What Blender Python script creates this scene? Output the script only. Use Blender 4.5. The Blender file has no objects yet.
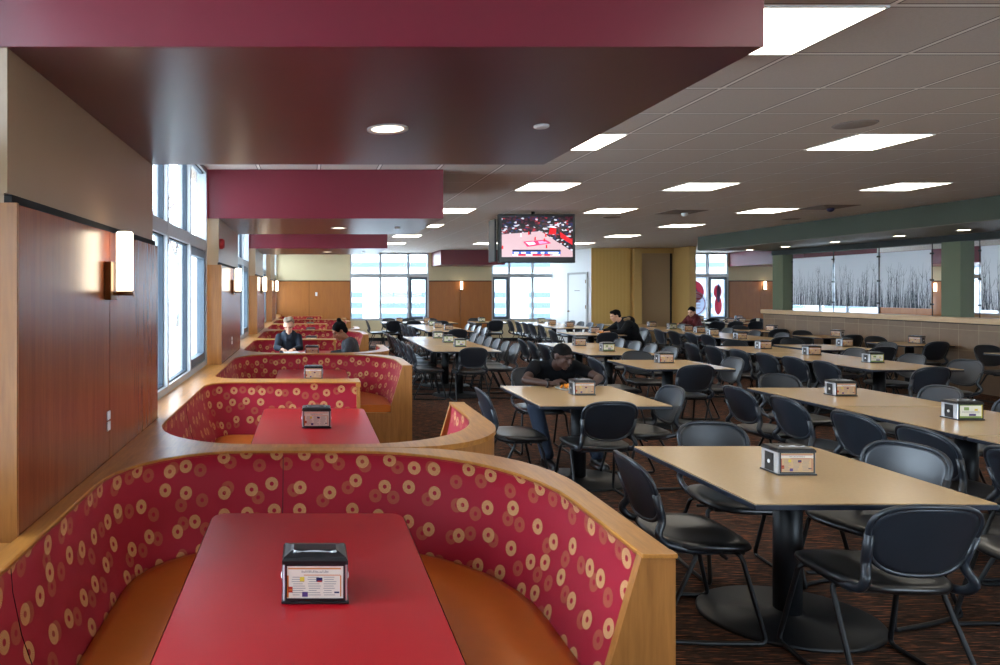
import bpy, bmesh, math, random
from mathutils import Vector, Matrix, Euler
PI = math.pi
R = random.Random(7)
SC = bpy.context.scene
COL = SC.collection
# ---------------------------------------------------------------- camera, world, exposure
cam = bpy.data.cameras.new('camera')
cam.sensor_fit = 'HORIZONTAL'; cam.sensor_width = 36.0
cam.lens = 0.667 * 36.0
cam.shift_x = 0.192; cam.shift_y = -0.0415
cam.clip_start = 0.05; cam.clip_end = 300
camo = bpy.data.objects.new('camera', cam); COL.objects.link(camo)
H = 1.62
camo.location = (0, 0, H); camo.rotation_euler = (PI/2, 0, 0)
SC.camera = camo
SC.view_settings.view_transform = 'Standard'
SC.view_settings.look = 'None'
SC.view_settings.gamma = 1.0
SC.view_settings.use_curve_mapping = False
SC.view_settings.exposure = 0.85
LAMP = 6.0       # ceiling diffusers
SKY = 9.0
w = bpy.data.worlds.new('overcast_sky'); SC.world = w; w.use_nodes = True
w.node_tree.nodes['Background'].inputs[0].default_value = (0.80, 0.90, 1.0, 1)
w.node_tree.nodes['Background'].inputs[1].default_value = SKY
SC.cycles.max_bounces = 8
SC.cycles.diffuse_bounces = 5
SC.cycles.glossy_bounces = 3
SC.cycles.transparent_max_bounces = 12
SC.cycles.caustics_reflective = False
SC.cycles.caustics_refractive = False
SC.cycles.sample_clamp_indirect = 6.0
SC.cycles.use_denoising = True

# ---------------------------------------------------------------- materials
def lin(c):
    if isinstance(c, str):
        c = tuple(int(c[i:i+2], 16)/255 for i in (0, 2, 4))
        return tuple((x/12.92 if x <= 0.04045 else ((x+0.055)/1.055)**2.4) for x in c) + (1,)
    return tuple(c) + (1,) if len(c) == 3 else c
class NT:
    def __init__(s, name):
        s.m = bpy.data.materials.new(name); s.m.use_nodes = True
        s.t = s.m.node_tree; s.b = s.t.nodes['Principled BSDF']
    def n(s, kind, **kw):
        nd = s.t.nodes.new(kind)
        for k, v in kw.items():
            if k.startswith('i_'):
                key = k[2:]
                key = int(key) if key.isdigit() else key.replace('_', ' ')
                nd.inputs[key].default_value = v
            else: setattr(nd, k, v)
        return nd
    def l(s, a, b): s.t.links.new(a, b)
    def math(s, op, a, b=None, c=None):
        nd = s.t.nodes.new('ShaderNodeMath'); nd.operation = op
        for i, x in enumerate((a, b, c)):
            if x is None: continue
            if isinstance(x, (int, float)): nd.inputs[i].default_value = x
            else: s.l(x, nd.inputs[i])
        return nd.outputs[0]
    def mix(s, f, a, b):
        nd = s.t.nodes.new('ShaderNodeMix'); nd.data_type = 'RGBA'
        for sock, x in ((nd.inputs[0], f), (nd.inputs[6], a), (nd.inputs[7], b)):
            if isinstance(x, (int, float)): sock.default_value = x
            elif isinstance(x, tuple): sock.default_value = x
            else: s.l(x, sock)
        return nd.outputs[2]
def plain(name, c, rough=0.5, metal=0.0, noise=0.0, nscale=30, bump=0.0, spec=0.5, coat=0.0):
    k = NT(name); c = lin(c)
    k.b.inputs['Roughness'].default_value = rough
    k.b.inputs['Metallic'].default_value = metal
    k.b.inputs['Specular IOR Level'].default_value = spec
    k.b.inputs['Coat Weight'].default_value = coat
    k.b.inputs['Base Color'].default_value = c
    if noise or bump:
        tc = k.n('ShaderNodeTexCoord'); nz = k.n('ShaderNodeTexNoise', i_Scale=nscale, i_Detail=3.0)
        k.l(tc.outputs['Object'], nz.inputs['Vector'])
        d = tuple(x*(1-noise) for x in c[:3])+(1,); e = tuple(min(1, x*(1+noise)) for x in c[:3])+(1,)
        k.l(k.mix(nz.outputs['Fac'], d, e), k.b.inputs['Base Color'])
        if bump:
            bp = k.n('ShaderNodeBump', i_Strength=bump, i_Distance=0.01)
            k.l(nz.outputs['Fac'], bp.inputs['Height']); k.l(bp.outputs[0], k.b.inputs['Normal'])
    return k.m
def emit(name, c, s):
    k = NT(name); k.b.inputs['Base Color'].default_value = lin(c)
    k.b.inputs['Emission Color'].default_value = lin(c); k.b.inputs['Emission Strength'].default_value = s
    return k.m
def wood(name, a, b, scale=(14, 14, 0.9), rough=0.35, spec=0.5, amount=1.0):
    k = NT(name); tc = k.n('ShaderNodeTexCoord')
    mp = k.n('ShaderNodeMapping'); mp.inputs['Scale'].default_value = scale
    k.l(tc.outputs['Object'], mp.inputs[0])
    nz = k.n('ShaderNodeTexNoise', i_Scale=2.2, i_Detail=6.0, i_Roughness=0.6, i_Distortion=0.6)
    k.l(mp.outputs[0], nz.inputs['Vector'])
    n2 = k.n('ShaderNodeTexNoise', i_Scale=9.0, i_Detail=4.0); k.l(mp.outputs[0], n2.inputs['Vector'])
    f = k.math('ADD', k.math('MULTIPLY', nz.outputs['Fac'], 0.65), k.math('MULTIPLY', n2.outputs['Fac'], 0.35))
    mr = k.n('ShaderNodeMapRange', i_1=0.5-0.18/amount, i_2=0.5+0.18/amount); k.l(f, mr.inputs[0])
    k.l(k.mix(mr.outputs[0], lin(a), lin(b)), k.b.inputs['Base Color'])
    k.b.inputs['Roughness'].default_value = rough
    k.b.inputs['Specular IOR Level'].default_value = spec
    return k.m
M = {}
M['oak'] = wood('honey_oak', '9e662c', 'ca8a40', (10, 1.1, 10), 0.32)
M['oak_v'] = wood('honey_oak_upright', '8e5a28', 'b2763a', (12, 12, 0.9), 0.38)
M['panel'] = wood('reddish_veneer', '7c4226', '96542f', (16, 16, 0.8), 0.26, 0.6)
M['panel_far'] = wood('amber_veneer', '9a5824', 'b06e2e', (6, 6, 0.7), 0.4, amount=.6)
M['cream'] = plain('cream_paint', 'd6c69e', 0.55, noise=0.03, nscale=3)
M['cream_shade'] = plain('shaded_cream_paint', 'a3886a', 0.33, noise=0.03, nscale=3)  # cream pier walls, their shade put into a darker base colour
M['burg'] = plain('burgundy_paint', '6c1829', 0.36, noise=0.05, nscale=40)
M['burg_under'] = plain('mauve_brown_underside', '5a2c34', 0.3)  # soffit undersides, duller and browner than the burgundy faces
M['green'] = plain('grey_green_paint', '434b3e', 0.75)
M['green_col'] = plain('sage_green_paint', '5c664c', 0.6)
M['teal'] = plain('dark_teal_paint', '1c2322', 0.7)
M['white'] = plain('white_paint', 'e4e6e6', 0.5)
M['yellow'] = None
M['alu'] = plain('brushed_aluminium', 'b9bec2', 0.4, 0.35)
M['sash'] = plain('grey_blue_sash', '5c6a76', 0.45, 0.2)
M['alu_dark'] = plain('dark_gasket', '2c3a48', 0.5)
M['black'] = plain('black_plastic', '141518', 0.35)
M['blackgap'] = plain('black_gap', '0c0c0e', 0.8)
M['chrome'] = plain('chrome', 'd4d8de', 0.25, 0.6)
M['bronze'] = plain('bronze_metal', '7a5a3a', 0.35, 0.9)
M['steel_black'] = plain('black_powder_coat', '15181c', 0.45, 0.2)
M['chair_shell'] = plain('charcoal_chair_plastic', '20262e', 0.33, noise=0.1, nscale=200, bump=0.05, spec=0.55)
M['chair_seat'] = plain('charcoal_seat_vinyl', '1e1f21', 0.3, spec=0.55)
M['edge'] = plain('dark_navy_edge', '1a2130', 0.4)
M['red_top'] = plain('red_laminate', 'a8101c', 0.3, noise=0.05, nscale=5)
M['tan_top'] = plain('tan_laminate', 'bf9f74', 0.24, noise=0.07, nscale=60)
M['seat_or'] = plain('orange_vinyl', 'cc6e24', 0.36, noise=0.08, nscale=12, bump=0.05)
M['seam'] = plain('dark_seam', '30101c', 0.8)
M['tile_cap'] = wood('pale_oak', 'b89466', 'd2b084', (10, 1, 10), 0.35)
M['spot_hot'] = emit('downlight_lamp', (1.0, 0.86, 0.62), 14.0)
M['glow'] = emit('light_diffuser', (1.0, 0.93, 0.80), LAMP)
M['sconce_glow'] = emit('sconce_glass', (1.0, 0.84, 0.62), 4.5)
M['spot_glow'] = emit('downlight_lens', (1.0, 0.88, 0.70), 1.6)
M['skin_dark'] = plain('deep_brown_skin', '3e251b', 0.6, noise=0.08, nscale=20)
M['skin_mid'] = plain('brown_skin', '9a6446', 0.5)
M['skin_light'] = plain('fair_skin', 'd6a488', 0.5)
M['hair_black'] = plain('black_hair', '0a0808', 0.85, noise=0.4, nscale=90, bump=0.2, spec=0.15)
M['hair_blond'] = plain('ash_blond_hair', '8c7a66', 0.6, noise=0.35, nscale=70, bump=0.5)
M['tee'] = plain('black_cotton', '0a0c11', 0.9, noise=0.2, nscale=50, spec=0.15)
M['navy'] = plain('navy_knit', '18222f', 0.9, noise=0.2, nscale=50)
M['grey_knit'] = plain('charcoal_knit', '3a3f45', 0.9, noise=0.2, nscale=60)
M['denim'] = plain('blue_denim', '182436', 0.85, noise=0.2, nscale=60)
M['jacket'] = plain('black_padded_jacket', '0c0e13', 0.8, noise=0.2, nscale=40, spec=0.2)
M['fur'] = plain('tan_fur', '8e7858', 0.95, noise=0.6, nscale=90, bump=0.8)
M['dkred'] = plain('dark_red_fleece', '5a1a20', 0.9)
M['paper'] = plain('white_paper', 'e8e8e8', 0.7)
M['food'] = plain('orange_food', 'e08a18', 0.5, noise=0.3, nscale=90)
M['plate'] = plain('white_plate', 'd8d8d4', 0.25)
M['eye'] = plain('dark_eye', '0a0808', 0.2)
M['red_alarm'] = plain('red_alarm', 'a01818', 0.4)
M['card'] = plain('cream_card', 'dcd2c4', 0.45)
M['card_tan'] = plain('tan_card', 'cba77c', 0.45)
M['card_green'] = plain('green_edged_card', 'd8d6c8', 0.45)
M['ink_orange'] = plain('orange_ink', 'c87020', 0.5)
M['ink_grey'] = plain('grey_ink', '8f8a88', 0.5)
M['ink_purple'] = plain('purple_ink', '54407a', 0.5)
M['ink_navy'] = plain('navy_ink', '1c1f50', 0.5)
M['ink_green'] = plain('green_ink', '7c9450', 0.5)
M['ink_red'] = plain('red_ink', 'a83020', 0.5)
M['ink_yellow'] = plain('yellow_ink', 'd8c040', 0.5)
M['bark'] = plain('grey_bark', '6a625c', 0.9, noise=0.3, nscale=20)
M['siding'] = plain('white_siding', '9aa0a6', 0.7)
M['louver'] = plain('blue_grey_louver', '3c4c5c', 0.6)
M['concrete'] = plain('pale_concrete', 'd6d8d6', 0.9, noise=0.05, nscale=2)
M['tree_ink'] = plain('slate_tree_print', '4c5863', 0.6)
M['poster'] = plain('poster_white', 'd8dce4', 0.5)
M['poster_red'] = plain('poster_red', 'c03048', 0.5)
M['poster_blue'] = plain('poster_blue', '6f7fb0', 0.5)

def mk_glass():
    k = NT('window_glass'); k.t.nodes.remove(k.b)
    out = [n for n in k.t.nodes if n.type == 'OUTPUT_MATERIAL'][0]
    tr = k.n('ShaderNodeBsdfTransparent'); tr.inputs[0].default_value = (0.93, 0.97, 1, 1)
    gl = k.n('ShaderNodeBsdfGlossy'); gl.inputs['Roughness'].default_value = 0.02
    fr = k.n('ShaderNodeFresnel', i_IOR=1.45); mx = k.n('ShaderNodeMixShader')
    k.l(k.math('MULTIPLY', fr.outputs[0], 0.6), mx.inputs[0]); k.l(tr.outputs[0], mx.inputs[1]); k.l(gl.outputs[0], mx.inputs[2])
    k.l(mx.outputs[0], out.inputs[0]); return k.m
M['glass'] = mk_glass()
def mk_frost():
    k = NT('frosted_acrylic'); k.t.nodes.remove(k.b)
    out = [n for n in k.t.nodes if n.type == 'OUTPUT_MATERIAL'][0]
    a = k.n('ShaderNodeBsdfTranslucent'); a.inputs[0].default_value = (0.93, 0.95, 0.98, 1)
    b = k.n('ShaderNodeBsdfPrincipled'); b.inputs['Base Color'].default_value = (0.72, 0.75, 0.80, 1); b.inputs['Roughness'].default_value = 0.3
    mx = k.n('ShaderNodeMixShader'); mx.inputs[0].default_value = 0.35
    k.l(a.outputs[0], mx.inputs[1]); k.l(b.outputs[0], mx.inputs[2]); k.l(mx.outputs[0], out.inputs[0]); return k.m
M['frost'] = mk_frost()
def mk_ceiling():
    k = NT('acoustic_ceiling_tile'); tc = k.n('ShaderNodeTexCoord'); sp = k.n('ShaderNodeSeparateXYZ')
    k.l(tc.outputs['Object'], sp.inputs[0])
    def line(s, off, wd):
        P_ = 0.61 if off == 2.55 else 0.595
        v = k.math('FRACT', k.math('DIVIDE', k.math('ADD', s, 50*P_-off), P_))
        return k.math('MAXIMUM', k.math('LESS_THAN', v, wd), k.math('GREATER_THAN', v, 1-wd))
    lx = line(sp.outputs[0], 2.55, 0.022); ly = line(sp.outputs[1], 2.92, 0.022)
    dx = line(sp.outputs[0], 2.55, 0.034); dy = line(sp.outputs[1], 2.92, 0.034)
    nz = k.n('ShaderNodeTexNoise', i_Scale=90.0, i_Detail=2.0); k.l(tc.outputs['Object'], nz.inputs['Vector'])
    c = k.mix(nz.outputs['Fac'], lin('c2b7ae'), lin('d2c8c0'))
    c = k.mix(k.math('MAXIMUM', dx, dy), c, lin('4a4440'))  # dark edge beside the grid bars: their shadow painted into the tile colour
    c = k.mix(k.math('MAXIMUM', lx, ly), c, lin('f4eee8'))
    k.l(c, k.b.inputs['Base Color']); k.b.inputs['Roughness'].default_value = 0.75
    return k.m
M['ceiling'] = mk_ceiling()
def mk_carpet():
    k = NT('striped_carpet'); tc = k.n('ShaderNodeTexCoord')
    mp = k.n('ShaderNodeMapping'); mp.inputs['Rotation'].default_value = (0, 0, 0.8); mp.inputs['Scale'].default_value = (9, 125, 1)
    k.l(tc.outputs['Object'], mp.inputs[0])
    nz = k.n('ShaderNodeTexNoise', i_Scale=1.0, i_Detail=2.0, i_Roughness=0.5); k.l(mp.outputs[0], nz.inputs['Vector'])
    cr = k.n('ShaderNodeValToRGB'); e = cr.color_ramp.elements
    e[0].position = 0.36; e[0].color = lin('201714'); e[1].position = 0.66; e[1].color = lin('9c5e40')
    for p, c in ((0.44, '3a2a24'), (0.50, '4a3a30'), (0.55, '2a2420')):
        x = e.new(p); x.color = lin(c)
    k.l(nz.outputs['Fac'], cr.inputs[0]); k.l(cr.outputs[0], k.b.inputs['Base Color'])
    k.b.inputs['Roughness'].default_value = 0.95; k.b.inputs['Specular IOR Level'].default_value = 0.1
    bp = k.n('ShaderNodeBump', i_Strength=0.4, i_Distance=0.006); k.l(nz.outputs['Fac'], bp.inputs['Height']); k.l(bp.outputs[0], k.b.inputs['Normal'])
    return k.m
M['carpet'] = mk_carpet()
def mk_tile():
    k = NT('stone_wall_tile'); tc = k.n('ShaderNodeTexCoord'); sp = k.n('ShaderNodeSeparateXYZ'); k.l(tc.outputs['Object'], sp.inputs[0])
    cb = k.n('ShaderNodeCombineXYZ'); k.l(sp.outputs[1], cb.inputs[0]); k.l(sp.outputs[2], cb.inputs[1])
    br = k.n('ShaderNodeTexBrick', offset=0.0, i_Scale=1.0, i_Brick_Width=0.33, i_Row_Height=0.33, i_Mortar_Size=0.004)
    k.l(cb.outputs[0], br.inputs['Vector'])
    br.inputs['Color1'].default_value = lin('866c52'); br.inputs['Color2'].default_value = lin('785f48'); br.inputs['Mortar'].default_value = lin('a08c6c')
    nz = k.n('ShaderNodeTexNoise', i_Scale=14.0, i_Detail=5.0); k.l(tc.outputs['Object'], nz.inputs['Vector'])
    k.l(k.mix(k.math('MULTIPLY', nz.outputs['Fac'], 0.5), br.outputs[0], lin('634f3b')), k.b.inputs['Base Color'])
    k.b.inputs['Roughness'].default_value = 0.5
    return k.m
M['tile'] = mk_tile()
def mk_fluted():
    k = NT('fluted_yellow_tan'); tc = k.n('ShaderNodeTexCoord'); sp = k.n('ShaderNodeSeparateXYZ'); k.l(tc.outputs['Object'], sp.inputs[0])
    v = k.math('PINGPONG', k.math('ADD', sp.outputs[0], 10), 0.05)
    k.l(k.mix(k.math('MULTIPLY', v, 20), lin('cba45a'), lin('d0aa62')), k.b.inputs['Base Color'])
    bp = k.n('ShaderNodeBump', i_Strength=0.15, i_Distance=0.1); k.l(v, bp.inputs['Height']); k.l(bp.outputs[0], k.b.inputs['Normal'])
    k.b.inputs['Roughness'].default_value = 0.7
    return k.m
M['yellow'] = mk_fluted()
M['tanwall'] = plain('tan_wall', 'c09c5c', 0.6)
M['fabric_wall'] = plain('taupe_wall_fabric', 'a89070', 0.9, noise=0.2, nscale=60)
def mk_uph():
    k = NT('ring_patterned_upholstery'); uv = k.n('ShaderNodeUVMap')
    def layer(scale, off, r0, r1, rnd):
        mp = k.n('ShaderNodeMapping'); mp.inputs['Location'].default_value = (off[0], off[1], 0); k.l(uv.outputs[0], mp.inputs[0])
        vo = k.n('ShaderNodeTexVoronoi', voronoi_dimensions='2D', i_Scale=scale, i_Randomness=rnd); k.l(mp.outputs[0], vo.inputs['Vector'])
        d = k.math('DIVIDE', vo.outputs['Distance'], scale)
        ring = k.math('MULTIPLY', k.math('LESS_THAN', d, r1), k.math('GREATER_THAN', d, r0))
        sub = k.n('ShaderNodeVectorMath', operation='SUBTRACT'); k.l(mp.outputs[0], sub.inputs[0]); k.l(vo.outputs['Position'], sub.inputs[1])
        s2 = k.n('ShaderNodeSeparateXYZ'); k.l(sub.outputs[0], s2.inputs[0])
        an = k.math('ARCTAN2', s2.outputs[1], s2.outputs[0])
        ray = k.math('GREATER_THAN', k.math('SINE', k.math('MULTIPLY', an, 26)), -0.35)
        return k.math('MULTIPLY', ring, k.math('ADD', 0.25, k.math('MULTIPLY', ray, 0.75)))
    a = layer(7.7, (0, 0), 0.0095, 0.0300, 0.50)
    b = layer(7.7, (3.047, 5.034), 0.0095, 0.0300, 0.50)
    nz = k.n('ShaderNodeTexNoise', i_Scale=400.0); k.l(uv.outputs[0], nz.inputs['Vector'])
    c = k.mix(nz.outputs['Fac'], lin('980f28'), lin('b31c36'))
    c = k.mix(k.math('MULTIPLY', b, 0.55), c, lin('b47848'))
    c = k.mix(k.math('MULTIPLY', a, 0.95), c, lin('d8ae70'))
    k.l(c, k.b.inputs['Base Color']); k.b.inputs['Roughness'].default_value = 0.6; k.b.inputs['Specular IOR Level'].default_value = 0.3
    k.b.inputs['Sheen Weight'].default_value = 0.1
    return k.m
M['uph'] = mk_uph()
def mk_screen():
    k = NT('basketball_broadcast'); tc = k.n('ShaderNodeUVMap'); sp = k.n('ShaderNodeSeparateXYZ'); k.l(tc.outputs[0], sp.inputs[0])
    u, v = sp.outputs[0], sp.outputs[1]
    vo = k.n('ShaderNodeTexVoronoi', voronoi_dimensions='2D', i_Scale=30.0, i_Randomness=1.0); k.l(tc.outputs[0], vo.inputs['Vector'])
    s2 = k.n('ShaderNodeSeparateColor'); k.l(vo.outputs['Color'], s2.inputs[0])
    cr = k.n('ShaderNodeValToRGB'); cr.color_ramp.interpolation = 'CONSTANT'; e = cr.color_ramp.elements
    e[0].position = 0; e[0].color = lin('06070f'); e[1].position = 0.9; e[1].color = lin('d8d8e8')
    for p, c in ((0.38, '1c2a5a'), (0.5, '4a1226'), (0.7, '0c1020'), (0.84, 'a81c30')):
        x = e.new(p); x.color = lin(c)
    k.l(s2.outputs[0], cr.inputs[0])
    # court occupies the lower left, its far edge rises slightly to the right
    top = k.math('ADD', 0.56, k.math('MULTIPLY', u, 0.14))
    court = k.math('LESS_THAN', v, top)
    rim = k.math('GREATER_THAN', k.math('ADD', u, k.math('MULTIPLY', v, 0.9)), 1.12)
    court = k.math('MULTIPLY', court, k.math('SUBTRACT', 1, rim))
    c = k.mix(court, cr.outputs[0], lin('dcb8c0'))
    em = k.b; em.inputs['Base Color'].default_value = (0, 0, 0, 1)
    k.l(c, em.inputs['Emission Color']); em.inputs['Emission Strength'].default_value = 0.7
    em.inputs['Roughness'].default_value = 0.2
    return k.m
M['screen'] = mk_screen()
for nm, c in (('scr_pink', 'c83060'), ('scr_red', 'c01420'), ('scr_dark', '101830'), ('scr_white', 'd8e0f0'), ('scr_blue', '3050a0')):
    M[nm] = emit(nm, c, 0.9)

# ---------------------------------------------------------------- mesh helpers
class MB:
    def __init__(s): s.bm = bmesh.new(); s.mats = []
    def mi(s, m):
        if m is None: return 0
        if m not in s.mats: s.mats.append(m)
        return s.mats.index(m)
    def box(s, x0, x1, y0, y1, z0, z1, bev=0.0, m=None, seg=2):
        g = bmesh.ops.create_cube(s.bm, size=1.0)
        vs = g['verts']
        for v in vs:
            v.co = Vector((x0+(v.co.x+.5)*(x1-x0), y0+(v.co.y+.5)*(y1-y0), z0+(v.co.z+.5)*(z1-z0)))
        fs = list({f for v in vs for f in v.link_faces})
        if bev > 0:
            es = list({e for v in vs for e in v.link_edges})
            r = bmesh.ops.bevel(s.bm, geom=es, offset=bev, segments=seg, affect='EDGES', profile=0.5)
            fs = [f for f in s.bm.faces if f.is_valid and f in set(r['faces'])] + [f for f in fs if f.is_valid]
        if m is not None:
            i = s.mi(m)
            for f in set(fs): f.material_index = i
        return s
    def faces(s, pts, quads, m=None, smooth=False, uvs=None):
        vs = [s.bm.verts.new(p) for p in pts]; i = s.mi(m)
        uvl = s.bm.loops.layers.uv.verify() if uvs else None
        for q in quads:
            if len(set(q)) < 3: continue
            try: f = s.bm.faces.new([vs[j] for j in q])
            except ValueError: continue
            f.smooth = smooth
            if m is not None: f.material_index = i
            if uvs:
                for lp, j in zip(f.loops, q): lp[uvl].uv = uvs[j]
        return s
    def loft(s, rings, closed=False, caps=False, m=None, smooth=True, uvs=None):
        n = len(rings[0]); pts = [p for r in rings for p in r]; q = []
        for a in range(len(rings)-1):
            for b in range(n if closed else n-1):
                c = (b+1) % n
                q.append((a*n+b, a*n+c, (a+1)*n+c, (a+1)*n+b))
        if caps:
            q.append(tuple(range(n))[::-1]); q.append(tuple((len(rings)-1)*n+j for j in range(n)))
        return s.faces(pts, q, m, smooth, uvs)
    def prism(s, poly, axis, a0, a1, m=None):
        def P(p, a):
            if axis == 'z': return (p[0], p[1], a)
            if axis == 'y': return (p[0], a, p[1])
            return (a, p[0], p[1])
        n = len(poly); pts = [P(p, a0) for p in poly] + [P(p, a1) for p in poly]
        q = [tuple(range(n))[::-1], tuple(range(n, 2*n))] + [(i, (i+1) % n, n+(i+1) % n, n+i) for i in range(n)]
        return s.faces(pts, q, m)
    def tube(s, path, r, seg=8, m=None, fillet=0.0, closed=False, squash=None):
        P = [Vector(p) for p in path]
        if fillet > 0 and len(P) > 2:
            Q = [P[0]]
            for i in range(1, len(P)-1):
                a, b, c = P[i-1], P[i], P[i+1]
                f = min(fillet, (a-b).length*.45, (c-b).length*.45)
                p, q = b+(a-b).normalized()*f, b+(c-b).normalized()*f
                for t in (0, .25, .5, .75, 1): Q.append(p*(1-t)**2 + b*2*t*(1-t) + q*t*t)
            Q.append(P[-1]); P = Q
        n = len(P); rad = r if isinstance(r, (list, tuple)) else [r]*n
        rings = []; up = None
        for i in range(n):
            if closed: t = (P[(i+1) % n]-P[i-1]).normalized()
            else: t = ((P[min(i+1, n-1)]-P[i]).normalized() + (P[i]-P[max(i-1, 0)]).normalized()).normalized()
            if up is None:
                up = Vector((0, 0, 1)) if abs(t.z) < .9 else Vector((1, 0, 0))
            u = (up - t*up.dot(t)).normalized(); v = t.cross(u); up = u
            sq = squash or (1, 1)
            rings.append([P[i]+(u*math.cos(2*PI*k/seg)*sq[0]+v*math.sin(2*PI*k/seg)*sq[1])*rad[i] for k in range(seg)])
        if closed: rings.append(rings[0])
        return s.loft(rings, True, not closed, m)
    def lathe(s, prof, c=(0, 0, 0), seg=24, sx=1, sy=1, m=None, smooth=True, caps=True):
        rings = [[(c[0]+r*sx*math.cos(2*PI*k/seg), c[1]+r*sy*math.sin(2*PI*k/seg), c[2]+z) for k in range(seg)] for r, z in prof]
        return s.loft(rings, True, caps, m, smooth)
    def ell(s, c, r, rot=None, seg=16, m=None):
        n0 = len(s.bm.verts)
        g = bmesh.ops.create_uvsphere(s.bm, u_segments=seg, v_segments=seg*2//3, radius=1)
        A = rot.to_matrix() if rot else Matrix.Identity(3)
        for v in g['verts']:
            v.co = Vector(c) + A @ Vector((v.co.x*r[0], v.co.y*r[1], v.co.z*r[2]))
        i = s.mi(m)
        for f in {f for v in g['verts'] for f in v.link_faces}:
            f.smooth = True
            if m is not None: f.material_index = i
        return s
    def cap(s, a, b, ra, rb, seg=12):
        a, b = Vector(a), Vector(b); t = (b-a); L = t.length; t = t.normalized() if L > 1e-6 else Vector((0, 0, 1))
        u = t.orthogonal().normalized(); v = t.cross(u); rings = []
        for k in range(1, 6):
            th = PI/2*(1-k/6); rings.append((a - t*ra*math.sin(th), ra*math.cos(th)))
        rings.append((a, ra)); rings.append((b, rb))
        for k in range(1, 6):
            th = PI/2*k/6; rings.append((b + t*rb*math.sin(th), rb*math.cos(th)))
        return s.loft([[c+(u*math.cos(2*PI*j/seg)+v*math.sin(2*PI*j/seg))*r for j in range(seg)] for c, r in rings], True, True)
    def build(s, name, m=None, parent=None, kind=None, label=None, smooth_angle=None):
        me = bpy.data.meshes.new(name)
        bmesh.ops.recalc_face_normals(s.bm, faces=s.bm.faces[:])
        s.bm.to_mesh(me); s.bm.free()
        if m is not None and not s.mats: me.materials.append(m)
        for x in s.mats: me.materials.append(x)
        o = bpy.data.objects.new(name, me); COL.objects.link(o)
        if parent: o.parent = parent
        if kind: o['kind'] = kind
        if label: o['label'] = label
        return o
def thing(name, label, cat, loc=(0, 0, 0), rz=0.0, group=None):
    o = bpy.data.objects.new(name, None); COL.objects.link(o); o.empty_display_size = 0.1
    o.location = loc; o.rotation_euler = (0, 0, rz); o['label'] = label; o['category'] = cat
    if group: o['group'] = group
    return o
def struct(mb, name, m=None, parent=None):
    o = mb.build(name, m, parent)
    if parent is None: o['kind'] = 'structure'
    return o
KIDS = {}
def kids_of(o):
    return [c for c in COL.objects if c.parent == o]
def dup(src, loc, rz, label, group=None):
    if src.name not in KIDS:
        KIDS[src.name] = [(c, [g for g in kids_of(c)]) for c in kids_of(src)]
    r = src.copy(); COL.objects.link(r); r.location = loc; r.rotation_euler = (0, 0, rz); r['label'] = label
    if group: r['group'] = group
    for c, gs in KIDS[src.name]:
        d = c.copy(); COL.objects.link(d); d.parent = r
        for g in gs:
            e = g.copy(); COL.objects.link(e); e.parent = d
    return r
def box(*a, **k): return MB().box(*a, **k)

# ---------------------------------------------------------------- room shell
HC = 2.87; YF = 21.7; XR = 21.0; YB = -3.2
struct(box(-1.3, XR+.3, YB-.2, YF+.3, -0.12, 0), 'floor', M['carpet'])
struct(box(-1.3, XR+.3, YB-.2, YF+.3, HC, HC+.12), 'ceiling', M['ceiling'])

def window_run(name, axis, plane, a0, a1, splits, z0, z1, transom=(2.03, 2.13), door=None, inward=1, depth=0.10, mull=0.05):
    """aluminium window wall; axis 'y' runs along Y at x=plane, axis 'x' runs along X at y=plane"""
    p0, p1 = (plane-depth, plane) if inward > 0 else (plane, plane+depth)
    f = MB(); g = MB(); k = MB(); k2 = MB()
    def bx(mb, s0, s1, q0, q1, za, zb, m=None):
        if axis == 'y': mb.box(q0, q1, s0, s1, za, zb, m=m)
        else: mb.box(s0, s1, q0, q1, za, zb, m=m)
    pts = [a0]+list(splits)+[a1]
    for i, s in enumerate(pts):
        s0 = s-mull/2 if 0 < i < len(pts)-1 else (s if i == 0 else s-mull)
        bx(f, s0, s0+mull, p0, p1, z0, z1)
    pm = (p0+p1)/2
    for i in range(len(pts)-1):
        s0, s1 = pts[i], pts[i+1]
        for za, zb in ((z0, z0+.05), (transom[0], transom[1]), (z1-.05, z1)):
            bx(f, s0+mull/2, s1-mull/2, p0+.004, p1-.004, za, zb)
        for za, zb in ((z0+.05, transom[0]), (transom[1], z1-.05)):
            bx(g, s0+mull/2, s1-mull/2, pm-.004, pm+.004, za, zb)
            # dark gasket lines round each pane
            a, b = s0+mull/2, s1-mull/2
            for (c0, c1, d0, d1) in ((a, a+.012, za, zb), (b-.012, b, za, zb), (a+.012, b-.012, za, za+.012), (a+.012, b-.012, zb-.012, zb)):
                bx(k, c0, c1, pm-.02, pm+.02, d0, d1)
        if door is not None and i in door:
            a, b = s0+mull/2+.012, s1-mull/2-.012
            for (c0, c1, d0, d1) in ((a, a+.07, z0+.06, transom[0]-.012), (b-.07, b, z0+.06, transom[0]-.012), (a+.07, b-.07, z0+.06, z0+.13), (a+.07, b-.07, transom[0]-.082, transom[0]-.012)):
                bx(k2, c0, c1, pm-.035, pm+.035, d0, d1)
    o = f.build(name, M['alu']); o['kind'] = 'structure'
    g.build('window_pane', M['glass'], o); k.build('gasket', M['alu_dark'], o)
    if door: k2.build('sash', M['sash'], o)
    else: k2.bm.free()
    return o
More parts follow.
